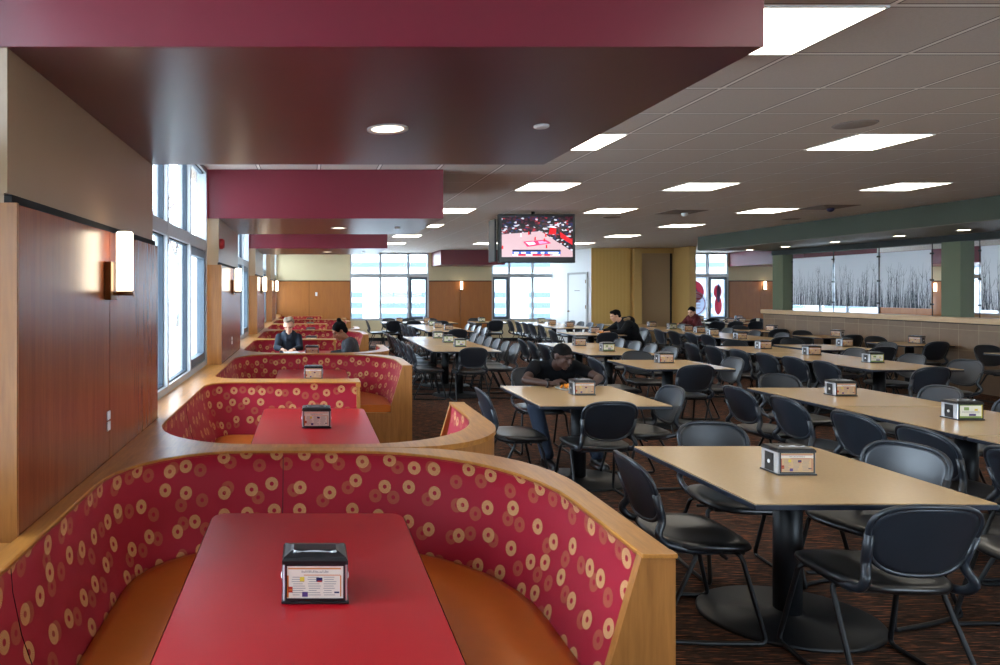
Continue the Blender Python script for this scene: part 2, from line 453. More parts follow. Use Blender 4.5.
# left wall: panelled piers and window bays, period 4.82 m
PER = 4.82; wn = 0
ZL = 0.87
piers = [(2.04+PER*k, 3.95+PER*k) for k in range(-1, 4)]
for k, (y0, y1) in enumerate(piers):
    struct(box(-1.15, -.92, y0, y1, 1.92, HC, m=M['cream_shade']).box(-1.15, -.93, y0, y1, 0, 1.92, m=M['cream_shade']), 'wall_left')
    p = MB(); ym = (y0+y1)/2
    p.box(-.93, -.89, y0+.012, ym-.004, 0, 1.885, m=M['panel']).box(-.93, -.89, ym+.004, y1-.001, 0, 1.885, m=M['panel'])
    p.box(-.93, -.90, ym-.004, ym+.004, 0, 1.885, m=M['blackgap'])
    p.box(-.93, -.905, y0, y1, 1.885, 1.915, m=M['blackgap'])
    p.box(-1.12, -.8895, y0-.003, y0+.0119, 0, 1.89, m=M['oak_v'])
    p.box(-1.12, -.93, y1, y1+.02, 0, 1.89, m=M['oak_v'])
    o = p.build('trim_1'); o['kind'] = 'structure'
bays = [(-.87, 2.02), (3.95, 6.84), (8.77, 11.66), (13.59, 16.48), (18.41, YF)]
for i, (y0, y1) in enumerate(bays):
    y0 += .02; y1 -= .03
    n = 3; sp = [y0+(y1-y0)*j/n for j in range(1, n)]
    window_run('window_%d' % (i+1), 'y', -1.03, y0, y1, sp, .87, HC, door=[2])
    struct(box(-1.15, -1.03, y0, y1, 0, .87), 'wall_left', M['cream'])
    struct(box(-1.03, -.885, y0+.0, y1, .80, .868), 'trim_2', M['oak'])
struct(box(-1.15, -1.03, YB, -2.83, 0, HC), 'wall_left', M['cream'])

# far wall
def far_wood(x0, x1, seams=1, m=None):
    p = MB(); p.box(x0, x1, YF, YF+.12, 0, HC, m=M['cream'])
    n = seams+1; wd = (x1-x0)/n
    for i in range(n): p.box(x0+wd*i+.005, x0+wd*(i+1)-.005, YF-.04, YF, 0.1, 1.93, m=M['panel_far'])
    p.box(x0, x1, YF-.015, YF, 0, 1.96, m=M['blackgap'])
    p.box(x0, x1, YF-.045, YF, 0, .1, m=M['blackgap'])
    o = p.build('wall_far'); o['kind'] = 'structure'
far_wood(-1.3, 1.37); far_wood(3.93, 5.97); far_wood(13.68, 15.7); far_wood(18.6, 20.9)
def far_window(num, x0, x1, splits, door, zb=.66):
    window_run('window_%d' % num, 'x', YF, x0, x1, splits, zb, HC, transom=(2.07, 2.17), door=door, inward=-1)
    struct(box(x0, x1, YF, YF+.12, 0, zb, m=M['cream']).box(x0, x1, YF-.02, YF, 0, .1, m=M['blackgap']), 'wall_far')
far_window(6, 1.37, 3.93, (2.36, 3.27), [2])
far_window(7, 5.97, 7.98, (6.56, 7.32), [0])
far_window(8, 11.4, 13.68, (13.02,), [1])
far_window(9, 15.7, 18.6, (16.7, 17.6), [])
bk = [(-1.3, 4.0, 0), (4.0, 8.0, 1), (8.0, XR+.1, 0)]  # back wall; its window is unseen, added to light the near area
bn = 20
for x0, x1, isw in bk:
    if isw:
        nn = max(2, round((x1-x0)/1.1)); bn += 1
        window_run('window_%d' % bn, 'x', YB, x0, x1, [x0+(x1-x0)*j/nn for j in range(1, nn)], .66, HC, transom=(2.07, 2.17), inward=1)
        struct(box(x0, x1, YB-.1, YB, 0, .66), 'wall_back', M['cream'])
    else: struct(box(x0, x1, YB-.1, YB, 0, HC), 'wall_back', M['cream'])
# angled white wall with a door, then the partitioned core
def quad_wall(ax, ay, bx_, by, th, z0, z1, name, m):
    d = Vector((bx_-ax, by-ay, 0)).normalized(); n = Vector((-d.y, d.x, 0))*-th
    poly = [(ax, ay), (bx_, by), (bx_+n.x, by+n.y), (ax+n.x, ay+n.y)]
    return struct(MB().prism(poly, 'z', z0, z1), name, m)
quad_wall(7.94, YF, 8.24, 19.4, -.12, 0, HC, 'wall_white', M['white'])
dd = Vector((.3, -2.3, 0)).normalized(); ang = math.atan2(dd.y, dd.x)
dr = MB(); dr.box(0, .99, -.012, .012, 0.01, 2.11, m=M['white'])
dro = dr.build('door_1'); dro['kind'] = 'structure'
dro.location = Vector((7.94, YF, 0)) + dd*1.1 + Vector((-.02, 0, 0)); dro.rotation_euler = (0, 0, ang)
M['door_trim'] = plain('pale_grey_trim', 'a8a9a6', 0.5)
f = MB(); f.box(-.07, 0, -.02, .03, 0, 2.18).box(.99, 1.06, -.02, .03, 0, 2.18).box(-.07, 1.06, -.02, .03, 2.12, 2.18)
f.build('door_frame', M['door_trim'], dro)
MB().tube([(.08, -.015, 1.0), (.08, -.06, 1.0)], .012).ell((.08, -.07, 1.0), (.028, .028, .028)).build('door_knob', M['bronze'], dro)
hg = MB()
for z in (.3, 1.1, 1.85): hg.box(.975, 1.0, -.03, -.012, z, z+.1)
hg.build('hinge', M['bronze'], dro)
box(.35, .65, -.016, -.012, 1.62, 1.64).build('door_plaque', M['ink_grey'], dro)
struct(box(8.24, 9.36, 19.4, 19.55, 0, HC), 'wall_core', M['yellow'])
struct(box(9.44, 9.66, 19.30, 19.6, 0, HC).box(9.36, 9.44, 19.45, 19.6, 0, HC), 'trim_3', M['tanwall'])
struct(box(9.66, 10.58, 19.5, 19.6, 0, 2.72), 'wall_fabric', M['fabric_wall'])
struct(box(9.66, 10.64, 19.42, 19.6, 2.72, HC), 'trim_4', M['tanwall'])
struct(box(10.58, 10.64, 19.5, 19.6, 0, 2.72), 'trim_5', M['blackgap'])
struct(box(10.64, 10.82, 18.6, YF, 0, HC), 'wall_wing', M['tanwall'])
struct(box(10.82, 11.4, YF, YF+.12, 0, HC), 'wall_far', M['cream'])
# right wall (second room), beyond the screen wall
for i, (y0, y1) in enumerate([(-2.8, 2.0), (3.93, 6.82), (8.75, 11.64), (13.57, 16.46), (18.39, 21.2)]):
    window_run('window_%d' % (10+i), 'y', XR, y0, y1, [y0+(y1-y0)*j/3 for j in (1, 2)], .87, HC, inward=-1)
    struct(box(XR, XR+.1, y0, y1, 0, .87), 'wall_right', M['cream'])
for (y0, y1) in [(YB, -2.8), (2.0, 3.93), (6.82, 8.75), (11.64, 13.57), (16.46, 18.39), (21.2, YF)]:
    p = MB(); p.box(XR, XR+.1, y0, y1, 0, HC, m=M['cream']).box(XR-.04, XR, y0, y1, 0, 1.9, m=M['panel_far'])
    o = p.build('wall_right'); o['kind'] = 'structure'

# burgundy ceiling soffits above the booths and near the far windows
for k in range(0, 3):
    y0 = 2.045+PER*k
    so_ = MB(); so_.box(-1.149, -1.03, y0-.012, y0+.0, 2.365, HC-.002, m=M['burg']).box(-1.03, 1.39, y0-.012, y0, 2.365, HC-.002, m=M['burg'])
    so_.box(-1.03, 1.39, y0, y0+1.885, 2.367, HC-.002, m=M['burg'])
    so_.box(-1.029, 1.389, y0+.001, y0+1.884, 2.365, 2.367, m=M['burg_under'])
    struct(so_, 'ceiling_soffit')
struct(box(4.02, 5.97, 20.2, YF, 2.417, HC-.002), 'ceiling_soffit', M['burg'])
struct(box(13.7, 15.7, 18.4, YF, 2.417, HC-.002), 'ceiling_soffit', M['burg'])
struct(box(18.6, 20.9, 18.4, YF, 2.417, HC-.002), 'ceiling_soffit', M['burg'])
# green header, columns, beam, tiled half wall
M['under'] = plain('taupe_header_underside', '6e6758', 0.5)  # header underside, toned apart from its green faces
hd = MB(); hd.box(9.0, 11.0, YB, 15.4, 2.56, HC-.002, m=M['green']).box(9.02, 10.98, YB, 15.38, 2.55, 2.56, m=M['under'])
struct(hd, 'ceiling_header')
struct(box(10.70, 10.95, YB, 15.4, 2.44, 2.55), 'trim_6', M['teal'])
for y in (2.75, 6.86, 10.96, 15.06):
    struct(box(10.72, 10.95, y, y+.33, 1.19, 2.55), 'trim_7', M['green_col'])
struct(box(10.62, 10.93, YB, 15.56, 0, 1.10), 'wall_half', M['tile'])
struct(box(10.58, 10.97, YB, 15.6, 1.10, 1.19, bev=.006), 'trim_8', M['tile_cap'])
struct(box(10.61, 10.94, YB, 15.57, 1.085, 1.10), 'trim_9', M['blackgap'])
# frosted panels with a print of bare trees
pn = 0
names = ['frosted tree-print panel farthest along the half wall, beside the far green column',
         'frosted tree-print panel second from the far green column',
         'frosted tree-print panel just behind the nearer green column',
         'frosted tree-print panel cut by the right edge of the photo']
for i, (y0, y1) in enumerate([(13.73, 14.85), (12.64, 13.68), (11.56, 12.59), (9.55, 10.70)]):
    t = thing('frosted_panel', names[i], 'panel', (10.80, y0, 1.19), 0, 'frosted screens above the half wall')
    L = y1-y0
    box(-.005, .005, 0, L, .125, 1.15).build('panel_sheet', M['frost'], t)
    pr = MB(); rr = random.Random(40+i)
    def ribbon(pts, w0, w1):
        n = len(pts); P = []; q = []
        for j, (yy, zz) in enumerate(pts):
            ww = (w0+(w1-w0)*j/(n-1))/2
            P += [(-.0065, min(max(yy-ww, 0), L), zz), (-.0065, min(max(yy+ww, 0), L), zz)]
        for j in range(n-1): q.append((2*j, 2*j+1, 2*j+3, 2*j+2))
        pr.faces(P, q)
    for j in range(120):
        yy = rr.uniform(.01, L-.01); h = rr.choice([rr.uniform(.15, .35), rr.uniform(.3, .85)]); z = .127; pts = [(yy, z)]
        ww = .005+.010*h; lean = rr.uniform(-.12, .12)
        for s in range(6):
            z += h/6; yy += lean*h/6+rr.uniform(-.012, .012); pts.append((yy, z))
        ribbon(pts, ww, .0015)
        for b in range(rr.randint(2, 5)):
            s = rr.randint(2, 5); by, bz = pts[s]; sd = rr.choice((-1, 1)); bl = rr.uniform(.06, .2)*h
            ribbon([(by, bz), (by+sd*bl*.4, bz+bl*.6), (by+sd*bl*.55, bz+bl*1.3)], ww*.4, .001)
    pr.build('tree_print', M['tree_ink'], t)
    for yy in (-.022, L+.022): MB().tube([(0, yy, 0), (0, yy, 1.25)], .006).build('rod', M['steel_black'], t)
    for yy in (-.014, L+.014):
        for zz in (.2, .62, 1.08):
            box(-.02, .02, yy-.022, yy+.022, zz-.015, zz+.015, bev=.004).build('clamp', M['steel_black'], t)

# ---------------------------------------------------------------- outside
ext = box(-60, 90, -40, 120, -.4, -.3).build('ground', M['concrete']); ext['kind'] = 'structure'
t = thing('neighbouring_building', 'pale building with slatted openings outside the far windows', 'building', (0, 38, -.3))
box(-.5, 40, 0, 8, 0, 9).build('facade', M['siding'], t)
box(-.5, 40, -.15, 0, 3.3, 3.55).build('ledge', M['louver'], t)
for k in range(9):
    lv = MB()
    for z in (0.25, 0.85, 1.45): lv.box(k*4.2, k*4.2+3.1, -.06, 0, z+.1, z+.4)
    lv.build('louver', M['louver'], t)
for k in range(9):
    box(1+k*4.2, 1+k*4.2+1.2, -.05, 0, 4.6, 6.0).build('window', M['louver'], t)
def bare_tree(x, y, h, label, seed):
    rr = random.Random(seed); mb = MB()
    def branch(p, d, L, r, lev):
        q = p+d*L; mb.tube([p, (p+q)/2+Vector((rr.uniform(-1, 1), rr.uniform(-1, 1), 0))*L*.05, q], [r, r*.8, r*.6], seg=6)
        if lev == 0: return
        for i in range(3 if lev > 1 else 4):
            nd = (d + Vector((rr.uniform(-1, 1), rr.uniform(-1, 1), rr.uniform(-.1, .7)))*.75).normalized()
            branch(p+d*L*rr.uniform(.5, 1), nd, L*.62, r*.5, lev-1)
    branch(Vector((0, 0, 0)), Vector((0, 0, 1)), h*.4, .14, 4)
    o = mb.build('bare_tree', M['bark']); o.location = (x, y, -.3); o['label'] = label; o['category'] = 'tree'; o['group'] = 'bare trees outside the left windows'
for i, (x, y, h) in enumerate([(-4.2, 15, 7), (-5.5, 24, 8), (-7, 36, 9), (-3.4, 10.5, 6)]):
    bare_tree(x, y, h, ['bare tree seen through the first tall window bay, middle pane', 'bare tree farther off outside the left windows', 'bare tree farthest off outside the left windows', 'bare tree closest outside the left windows'][i], 50+i)

# ---------------------------------------------------------------- lighting fixtures
proto_light = None
cols = {0: 1.94, 1: 4.38, 2: 6.82}
spots = []
rows = [2.92+2.38*j for j in range(8)]
for ci, x in ((0, 1.94), (1, 4.38), (2, 6.82)):
    for ri, y in enumerate(rows):
        if y > 19 or (ci > 0 and ri == 0): continue
        if ci == 0 and ri == 2: x_ = 2.55
        else: x_ = x
        spots.append((x_, y, ci, ri))
ordn = ['first', 'second', 'third', 'fourth', 'fifth', 'sixth', 'seventh', 'eighth', 'ninth', 'tenth']
cn = ['beside the burgundy soffits', 'over the middle tables', 'nearest the green header']
for (x, y, ci, ri) in spots:
    k = ri if ci == 0 else ri-1
    lab = '%s square ceiling light from the camera in the row %s' % (ordn[k], cn[ci])
    if proto_light is None:
        proto_light = thing('ceiling_light', lab, 'light', (x, y, HC), 0, 'square ceiling lights')
        fr = MB()
        for a in ((0, .61, 0, .01), (0, .61, .585, .595), (0, .012, .01, .585), (.598, .61, .01, .585)): fr.box(*a, -.008, 0)
        fr.build('light_frame', M['white'], proto_light)
        box(.012, .598, .01, .585, -.006, -.002).build('diffuser', M['glow'], proto_light)
    else: dup(proto_light, (x, y, HC), 0, lab)
for j, (x, y, lab) in enumerate([(1.94, .54, 'square ceiling light above the camera by the first soffit'), (4.38, .54, 'square ceiling light above the nearest tan table, out of frame'), (6.82, .54, 'square ceiling light out of frame at the near right'), (4.38, 2.92, 'square ceiling light just outside the right edge'), (6.82, 2.92, 'square ceiling light far outside the right edge')]):
    dup(proto_light, (x, y, HC), 0, lab)
# lights of the second room behind the half wall
for i, y in enumerate((5.0, 9.9, 14.8)):
    for j, x in enumerate((13.0, 17.0)):
        dup(proto_light, (x, y, HC), 0, '%s square ceiling light over the %s side of the room behind the half wall' % (ordn[i], ['near', 'far'][j]))
# downlights in the soffits and the header
proto_dl = None
def downlight(x, y, z, lab, lit=False):
    t = thing('recessed_downlight', lab, 'light', (x, y, z), 0, 'round recessed downlights')
    MB().lathe([(.075, 0), (.095, 0), (.095, -.006), (.075, -.004)], seg=28, caps=False).build('trim_ring', M['white'], t)
    MB().lathe([(.001, -.003), (.075, -.002), (.075, -.0005), (.001, -.0005)], seg=28).build('lens', M['spot_hot'] if lit else M['spot_glow'], t)
    return t
for k in range(3):
    downlight(.365, 3.06+PER*k, 2.365, 'round downlight in the %s burgundy soffit from the camera' % ordn[k])
    t = thing('ceiling_sprinkler', 'small round cover plate under the %s burgundy soffit from the camera' % ordn[k], 'sprinkler', (1.05, 3.0+PER*k, 2.365))
    MB().lathe([(.001, -.012), (.028, -.012), (.034, -.008), (.034, 0), (.001, 0)], seg=20).build('cover_plate', M['white'], t)
for i, y in enumerate((10.17, 11.28, 12.66, 13.97, 15.1)):
    downlight(10.0 if i < 4 else 10.0, y, 2.55, 'small round downlight under the green header, %s from the right edge' % ordn[i], True)
def sconce(x, y, z, d, lab):
    t = thing('wall_sconce', lab, 'lamp', (x, y, z), {'E': 0, 'S': -PI/2}[d], 'tall glass wall sconces')
    box(0, .03, -.05, .05, -.17, .0, bev=.004).build('back_plate', M['bronze'], t)
    MB().lathe([(.034, -.13), (.036, -.125), (.036, .128), (.03, .133), (.001, .133)], (.075, 0, 0), seg=20).build('glass_tube', M['sconce_glow'], t)
    MB().lathe([(.001, -.15), (.038, -.15), (.038, -.13), (.001, -.13)], (.075, 0, 0), seg=20).box(.03, .06, -.02, .02, -.15, -.135).build('holder', M['bronze'], t)
for k in range(4):
    sconce(-.89, 2.965+PER*k, 1.75, 'E', ['glowing glass sconce on the nearest wood pier', 'glowing sconce on the second wood pier', 'glowing sconce on the third wood pier from the camera', 'glowing sconce on the farthest wood pier, next to the end wall'][k])
sconce(4.97, YF-.04, 1.80, 'S', 'glowing sconce on the end wall between the two far windows')
sconce(14.8, YF-.04, 1.80, 'S', 'glowing sconce on the wood wall just left of the far green column')
sconce(20.3, YF-.04, 1.74, 'S', 'glowing sconce seen just left of the nearer green column')
for k in range(2):
    t = thing('wall_outlet', 'small white outlet plates on the %s wood pier' % ('nearest' if k == 0 else 'second'), 'outlet', (-.889, 2.965+PER*k, 1.04))
    box(0, .006, -.02, .02, -.04, .0, bev=.002).box(0, .006, -.02, .02, .008, .046, bev=.002).build('cover_plate', M['white'], t)
t = thing('wall_outlet', 'small white switch plate on the far wood panelling behind the booths', 'outlet', (.27, YF-.041, 1.52))
box(-.035, .035, -.008, 0, -.06, .06, bev=.002).build('cover_plate', M['white'], t)
t = thing('fire_alarm', 'red fire alarm on the cream wall of the second pier', 'alarm', (-.92, 6.95, 2.11))
MB().lathe([(.001, 0), (.055, 0), (.055, .03), (.04, .05), (.001, .055)], seg=20).build('alarm_body', M['red_alarm'], t)
t.rotation_euler = (0, PI/2, 0)
# ceiling bits
for i, (x, y, lab) in enumerate([(4.1, 5.0, 'round ceiling speaker between the nearest lights'), (5.15, 11.3, 'round ceiling speaker far down the room behind the television'), (8.4, 11.6, 'round ceiling speaker near the green header')]):
    t = thing('ceiling_speaker', lab, 'speaker', (x, y, HC))
    MB().lathe([(.001, -.008), (.13, -.008), (.14, 0), (.001, 0)], seg=28).build('speaker_grille', plain('brown_grille', '8e8078', 0.7), t)
M['vent'] = plain('vent_dark', '7a6a60', 0.7)
for i, (x, y, lab) in enumerate([(7.43, 5.36, 'square ceiling vent at the right edge of the photo'), (5.6, 10.24, 'square ceiling vent with a small dome camera, right of the television'), (7.43, 9.63, 'square ceiling vent beside the green header')]):
    t = thing('ceiling_vent', lab, 'vent', (x, y, HC))
    v = MB()
    for j in range(5): v.box(.03+j*.05, .58-j*.05, .03+j*.05, .58-j*.05, -.006-.003*j, -.002-.003*j)
    v.build('vent_louvre', M['vent'], t)
    if i: MB().ell((.35, .3, -.03), (.05, .05, .045)).build('dome_camera', M['white'] if i == 1 else M['ink_navy'], t)

# ---------------------------------------------------------------- television
t = thing('television', 'black flat television showing a basketball game, hung from the ceiling', 'television', (3.55, 10.4, 2.42))
box(-.575, .62, 0, .09, -.36, .40, bev=.01).build('bezel', M['black'], t)
s = MB(); s.faces([(-.53, -.004, -.27), (.575, -.004, -.27), (.575, -.004, .36), (-.53, -.004, .36)], [(0, 1, 2, 3)], M['screen'], uvs=[(0, 0), (1, 0), (1, 1), (0, 1)])
def scr(poly, m, d=.006):
    s.faces([(-.53+1.105*u, -d, -.27+.63*v) for u, v in poly], [tuple(range(len(poly)))], m)
def scr_line(p, q, w, m, d=.006):
    a, b = Vector(p), Vector(q); n = (b-a).orthogonal().normalized() if False else Vector((-(b-a).y, (b-a).x)).normalized()*w/2
    scr([a+n, b+n, b-n, a-n], m, d)
scr([(.30, .38), (.62, .43), (.70, .34), (.36, .25)], M['scr_pink'])
scr([(.335, .36), (.45, .375), (.48, .32), (.385, .29)], M['scr_white'], .007)
scr([(.51, .385), (.60, .40), (.65, .345), (.53, .325)], emit('scr_rose', 'e090b8', .9), .007)
scr([(.82, .62), (.995, .42), (.995, .30), (.83, .48)], M['scr_red'])
scr([(.68, .72), (.77, .70), (.76, .56), (.66, .56)], M['scr_red'])
scr([(.63, .74), (.72, .77), (.78, .72), (.70, .73)], M['scr_white'], .007)
scr([(.15, .14), (.83, .14), (.83, .18), (.15, .18)], M['scr_dark'])
scr([(.15, .07), (.83, .07), (.83, .14), (.15, .14)], M['scr_blue'])
for a, b in ((.17, .24), (.27, .34), (.41, .50), (.55, .60), (.65, .80)): scr([(a, .085), (b, .085), (b, .125), (a, .125)], M['scr_white'], .007)
for a, b, m in ((.15, .23, 'scr_white'), (.23, .34, 'scr_red'), (.34, .43, 'scr_white'), (.43, .56, 'scr_red'), (.60, .68, 'scr_red'), (.72, .82, 'scr_white')):
    scr([(a, .03), (b, .03), (b, .07), (a, .07)], M[m])
for u, v, m in ((.38, .55, 'scr_red'), (.47, .42, 'scr_red'), (.27, .5, 'scr_white'), (.62, .5, 'scr_red'), (.63, .22, 'scr_red'), (.01, .2, 'scr_red'), (.6, .38, 'scr_red'), (.4, .56, 'scr_dark')):
    scr([(u-.012, v), (u+.012, v), (u+.008, v+.08), (u-.008, v+.08)], M[m], .008)
s.build('screen', None, t)
MB().tube([(.0, .12, .38), (.0, .12, .45)], .03).box(-.12, .12, .09, .14, -.1, .2).build('ceiling_mount', M['steel_black'], t)
box(-.63, -.595, .04, .40, -.34, .33, bev=.01).build('second_screen_back', M['steel_black'], t)

def mk_lit(name, c):
    k = NT(name); out = [n for n in k.t.nodes if n.type == 'OUTPUT_MATERIAL'][0]
    a = k.n('ShaderNodeBsdfTranslucent'); a.inputs[0].default_value = lin(c); k.b.inputs['Base Color'].default_value = lin(c)
    mx = k.n('ShaderNodeMixShader'); mx.inputs[0].default_value = 0.7
    k.l(k.b.outputs[0], mx.inputs[1]); k.l(a.outputs[0], mx.inputs[2]); k.l(mx.outputs[0], out.inputs[0]); return k.m
M['poster'] = mk_lit('poster_film_white', 'b8bcc8'); M['poster_red'] = mk_lit('poster_film_red', 'a0303c'); M['poster_blue'] = mk_lit('poster_film_blue', '6878a8')
# ---------------------------------------------------------------- posters on the far right window
t = thing('window_poster', 'red and white printed poster on the far right window', 'poster', (11.5, YF-.02, .75))
p = MB(); p.faces([(0, 0, 0), (1.45, 0, 0), (1.45, 0, 1.3), (0, 0, 1.3)], [(0, 1, 2, 3)], M['poster'])
def disc(mb, cx, cz, rx, rz, y, m, a0=0, a1=2*PI, ri=0.0):
    n = 28; P = []; q = []
    for i in range(n+1):
        a = a0+(a1-a0)*i/n; P += [(cx+rx*math.cos(a), y, cz+rz*math.sin(a)), (cx+rx*ri*math.cos(a), y, cz+rz*ri*math.sin(a))]
    for i in range(n): q.append((2*i, 2*i+2, 2*i+3, 2*i+1))
    mb.faces(P, q, m)
disc(p, .95, .85, .42, .38, -.006, M['poster_red'])
disc(p, .95, .85, .2, .16, -.008, M['poster_blue'])
disc(p, 1.05, .45, .42, .42, -.009, M['poster'])
disc(p, 1.05, .45, .36, .36, -.010, M['poster_red'], ri=.94)
for z in (.6, .5, .4, .3): p.box(.85, 1.25, -.012, -.011, z, z+.03, m=M['poster_red'] if z > .45 else M['ink_grey'])
p.build('poster_sheet', None, t)
t = thing('window_poster', 'narrow red and blue poster on the glass door of the far right window', 'poster', (13.16, YF-.02, .8))
p = MB(); p.faces([(0, 0, 0), (.33, 0, 0), (.33, 0, 1.15), (0, 0, 1.15)], [(0, 1, 2, 3)], M['poster'])
disc(p, .17, .35, .12, .3, -.006, M['poster_red']); disc(p, .15, .8, .13, .22, -.006, M['poster_red']); disc(p, .18, .75, .06, .3, -.008, M['poster_blue'])
p.build('poster_sheet', None, t)

# ---------------------------------------------------------------- booths
def path_pts(d, z, flip=False, n=10):
    """horseshoe path, d = inward offset; local y 0 at the divider, 2.41 at the shared curved back"""
    C = [((-.83, .10), .25), ((-.83, 2.30), .42), ((.96, 2.30), .75)]
    S = (.40, .10+d); E = (.96-d, 1.145)
    pts = [S]
    cor = [((-.83+d, .10+d), max(.25-d, .03), PI*1.5, PI), ((-.83+d, 2.345-d), max(.55-d, .03), PI, PI/2), ((.96-d, 2.345-d), max(.75-d, .03), PI/2, 0)]
    cen = [(1, 1), (1, -1), (-1, -1)]
    arcs = []
    for (c, r, a0, a1), (sx, sy) in zip(cor, cen):
        cx, cy = c[0]+sx*r, c[1]+sy*r
        arcs.append([(cx+r*math.cos(a0+(a1-a0)*k/n), cy+r*math.sin(a0+(a1-a0)*k/n)) for k in range(n+1)])
    out = []
    def seg(a, b, m):
        return [(a[0]+(b[0]-a[0])*k/m, a[1]+(b[1]-a[1])*k/m) for k in range(m)]
    out += seg(S, arcs[0][0], 6) + arcs[0] + seg(arcs[0][-1], arcs[1][0], 10)[1:] + arcs[1] + seg(arcs[1][-1], arcs[2][0], 6)[1:] + arcs[2] + seg(arcs[2][-1], E, 3)[1:] + [E]
    return [(x, -y if flip else y, z) for x, y in out]
def outer_pts(z, flip=False, n=10):
    sgn = -1 if flip else 1
    C1, C2 = (-.885, .0), (-.885, 2.41)
    def seg(a, b, m): return [(a[0]+(b[0]-a[0])*k/m, a[1]+(b[1]-a[1])*k/m) for k in range(m)]
    out = seg((.40, .0), (-.58, .0), 6)
    def corner(p, c, q): return [(p[0]+(c[0]-p[0])*k/5, p[1]+(c[1]-p[1])*k/5) for k in range(5)] + [(c[0]+(q[0]-c[0])*k/5, c[1]+(q[1]-c[1])*k/5) for k in range(6)]
    a0 = corner((-.58, 0), C1, (-.885, .35)); out += a0
    out += seg((-.885, .35), (-.885, 1.88), 10)[1:]
    out += corner((-.885, 1.88), C2, (-.41, 2.41))
    out += seg((-.41, 2.41), (.44, 2.407), 6)[1:]
    r = .61; cx, cy = .44, 1.797
    out += [(cx+r*math.cos(PI/2-PI/2*k/10), min(2.407, cy+r*math.sin(PI/2-PI/2*k/10))) for k in range(11)]
    out += seg((1.05, 1.797), (1.05, 1.145), 3)[1:] + [(1.05, 1.145)]
    return [(x, sgn*y, z) for x, y in out]
def shell_pts(z, flip, inset=.008):
    return [(x-(inset if x > .2 else 0)*max(0, (x-.21)/.84), y*(1-.000), z) for x, y, z in outer_pts(z, flip)]
def make_booth(y_div, flip, lab, idx):
    """flip False: divider is nearer the camera; True: divider is farther"""
    t = thing('booth_bench', lab, 'bench', (0, y_div, 0), 0, 'curved booths along the window wall')
    assert len(path_pts(0, 0)) == len(outer_pts(0)), (len(path_pts(0, 0)), len(outer_pts(0)))
    # upholstered back
    prof = [(0.012, .86), (.0, .845), (.005, .78), (.03, .66), (.065, .56), (.10, .47), (.115, .42)]
    rings = []; uvs = []
    base = path_pts(0, 0, flip); L = [0]
    for a, b in zip(base, base[1:]): L.append(L[-1]+math.dist(a, b))
    v = 0
    for j, (d, z) in enumerate(prof):
        if j: v += math.dist(prof[j-1], (d, z))
        rings.append(path_pts(d, z, flip)); uvs += [(l+idx*3.3, v+idx*.37) for l in L]
    MB().loft(rings, m=M['uph'], uvs=uvs).build('backrest', None, t)
    # seams
    for i in (21, 38): MB().tube([Vector(r[i]) for r in rings[1:]], .0018, seg=6).build('seam', M['seam'], t)
    # cushion
    cr = [path_pts(.11, .40, flip), path_pts(.11, .455, flip), path_pts(.16, .468, flip), path_pts(.34, .470, flip), path_pts(.49, .462, flip), path_pts(.515, .44, flip), path_pts(.515, .38, flip), path_pts(.50, .35, flip)]
    c = MB(); c.loft(cr)
    for i in (0, -1): c.faces([r[i] for r in cr], [tuple(range(len(cr)))])
    c.build('seat_cushion', M['seat_or'], t)
    b = MB(); b.loft([path_pts(.48, .35, flip), path_pts(.48, .10, flip)]).loft([path_pts(.44, .10, flip), path_pts(.44, 0, flip)])
    b.build('seat_base', M['oak_v'], t)
    # cap
    k = MB(); i0, i1 = path_pts(.006, ZL, flip), outer_pts(ZL, flip)
    k.loft([path_pts(.006, ZL-.018, flip), path_pts(.008, ZL-.004, flip), path_pts(.003, ZL, flip), i1, outer_pts(ZL-.026, flip), path_pts(-.01, ZL-.018, flip)], smooth=False)
    sgn = -1 if flip else 1
    for i in (0, -1):
        a, bb = i0[i], i1[i]
        k.faces([a, bb, (bb[0], bb[1], ZL-.026), (a[0], a[1], ZL-.026)], [(0, 1, 2, 3)])
    k.build('wood_cap', M['oak'], t)
    # outer shell on aisle side and along shared back
    n = len(i1); st = n-1-3-10-6
    sh = MB(); o0 = shell_pts(ZL-.027, flip); sh.loft([o0[st:], [(x, y, 0) for x, y, z in o0[st:]]])
    sh.build('outer_shell', M['oak_v'], t)
    # end panel
    e = MB(); ya, yb = sgn*1.145, sgn*1.115
    e.prism([(.45, 0), (1.05, 0), (1.05, ZL-.003), (.955, ZL-.003), (.838, .46), (.838, .392), (.45, .392)], 'y', min(ya, yb), max(ya, yb))
    e.build('end_panel', M['oak_v'], t)
    # cap end block
    box(.953, 1.053, min(sgn*1.145, sgn*1.108), max(sgn*1.145, sgn*1.108), ZL-.012, ZL+.0015, bev=.002).build('cap_end', M['oak'], t)
    e = MB()
    P = [(.0, 0), (.64, 0), (.64, .35), (.225, .35), (.215, .46), (.105, ZL-.03), (.0, ZL-.03)]
    e.prism([(sgn*a, z) for a, z in P], 'x', .40, .43)
    e.build('divider_panel', M['oak_v'], t)
    box(.395, .435, min(0, sgn*.12), max(0, sgn*.12), ZL-.04, ZL+.001, bev=.003).build('divider_cap', M['oak'], t)
    return t
blabs = ['nearest curved booth with crimson ring-pattern back around the closest red table',
         'second curved booth from the camera, its aisle arm curling away behind the nearest cap',
         'third curved booth, orange seat end showing by the aisle',
         'fourth curved booth, where the two women sit',
         'fifth curved booth, just behind the seated women',
         'sixth curved booth from the camera',
         'seventh curved booth from the camera',
         'farthest curved booth, against the end wall panelling']
tl = ['nearest red booth table with rounded corners', 'red table of the second booth', 'red table of the third booth', 'red table between the two women',
      'red table of the fifth booth', 'red table of the sixth booth', 'red table of the seventh booth', 'red table of the farthest booth']
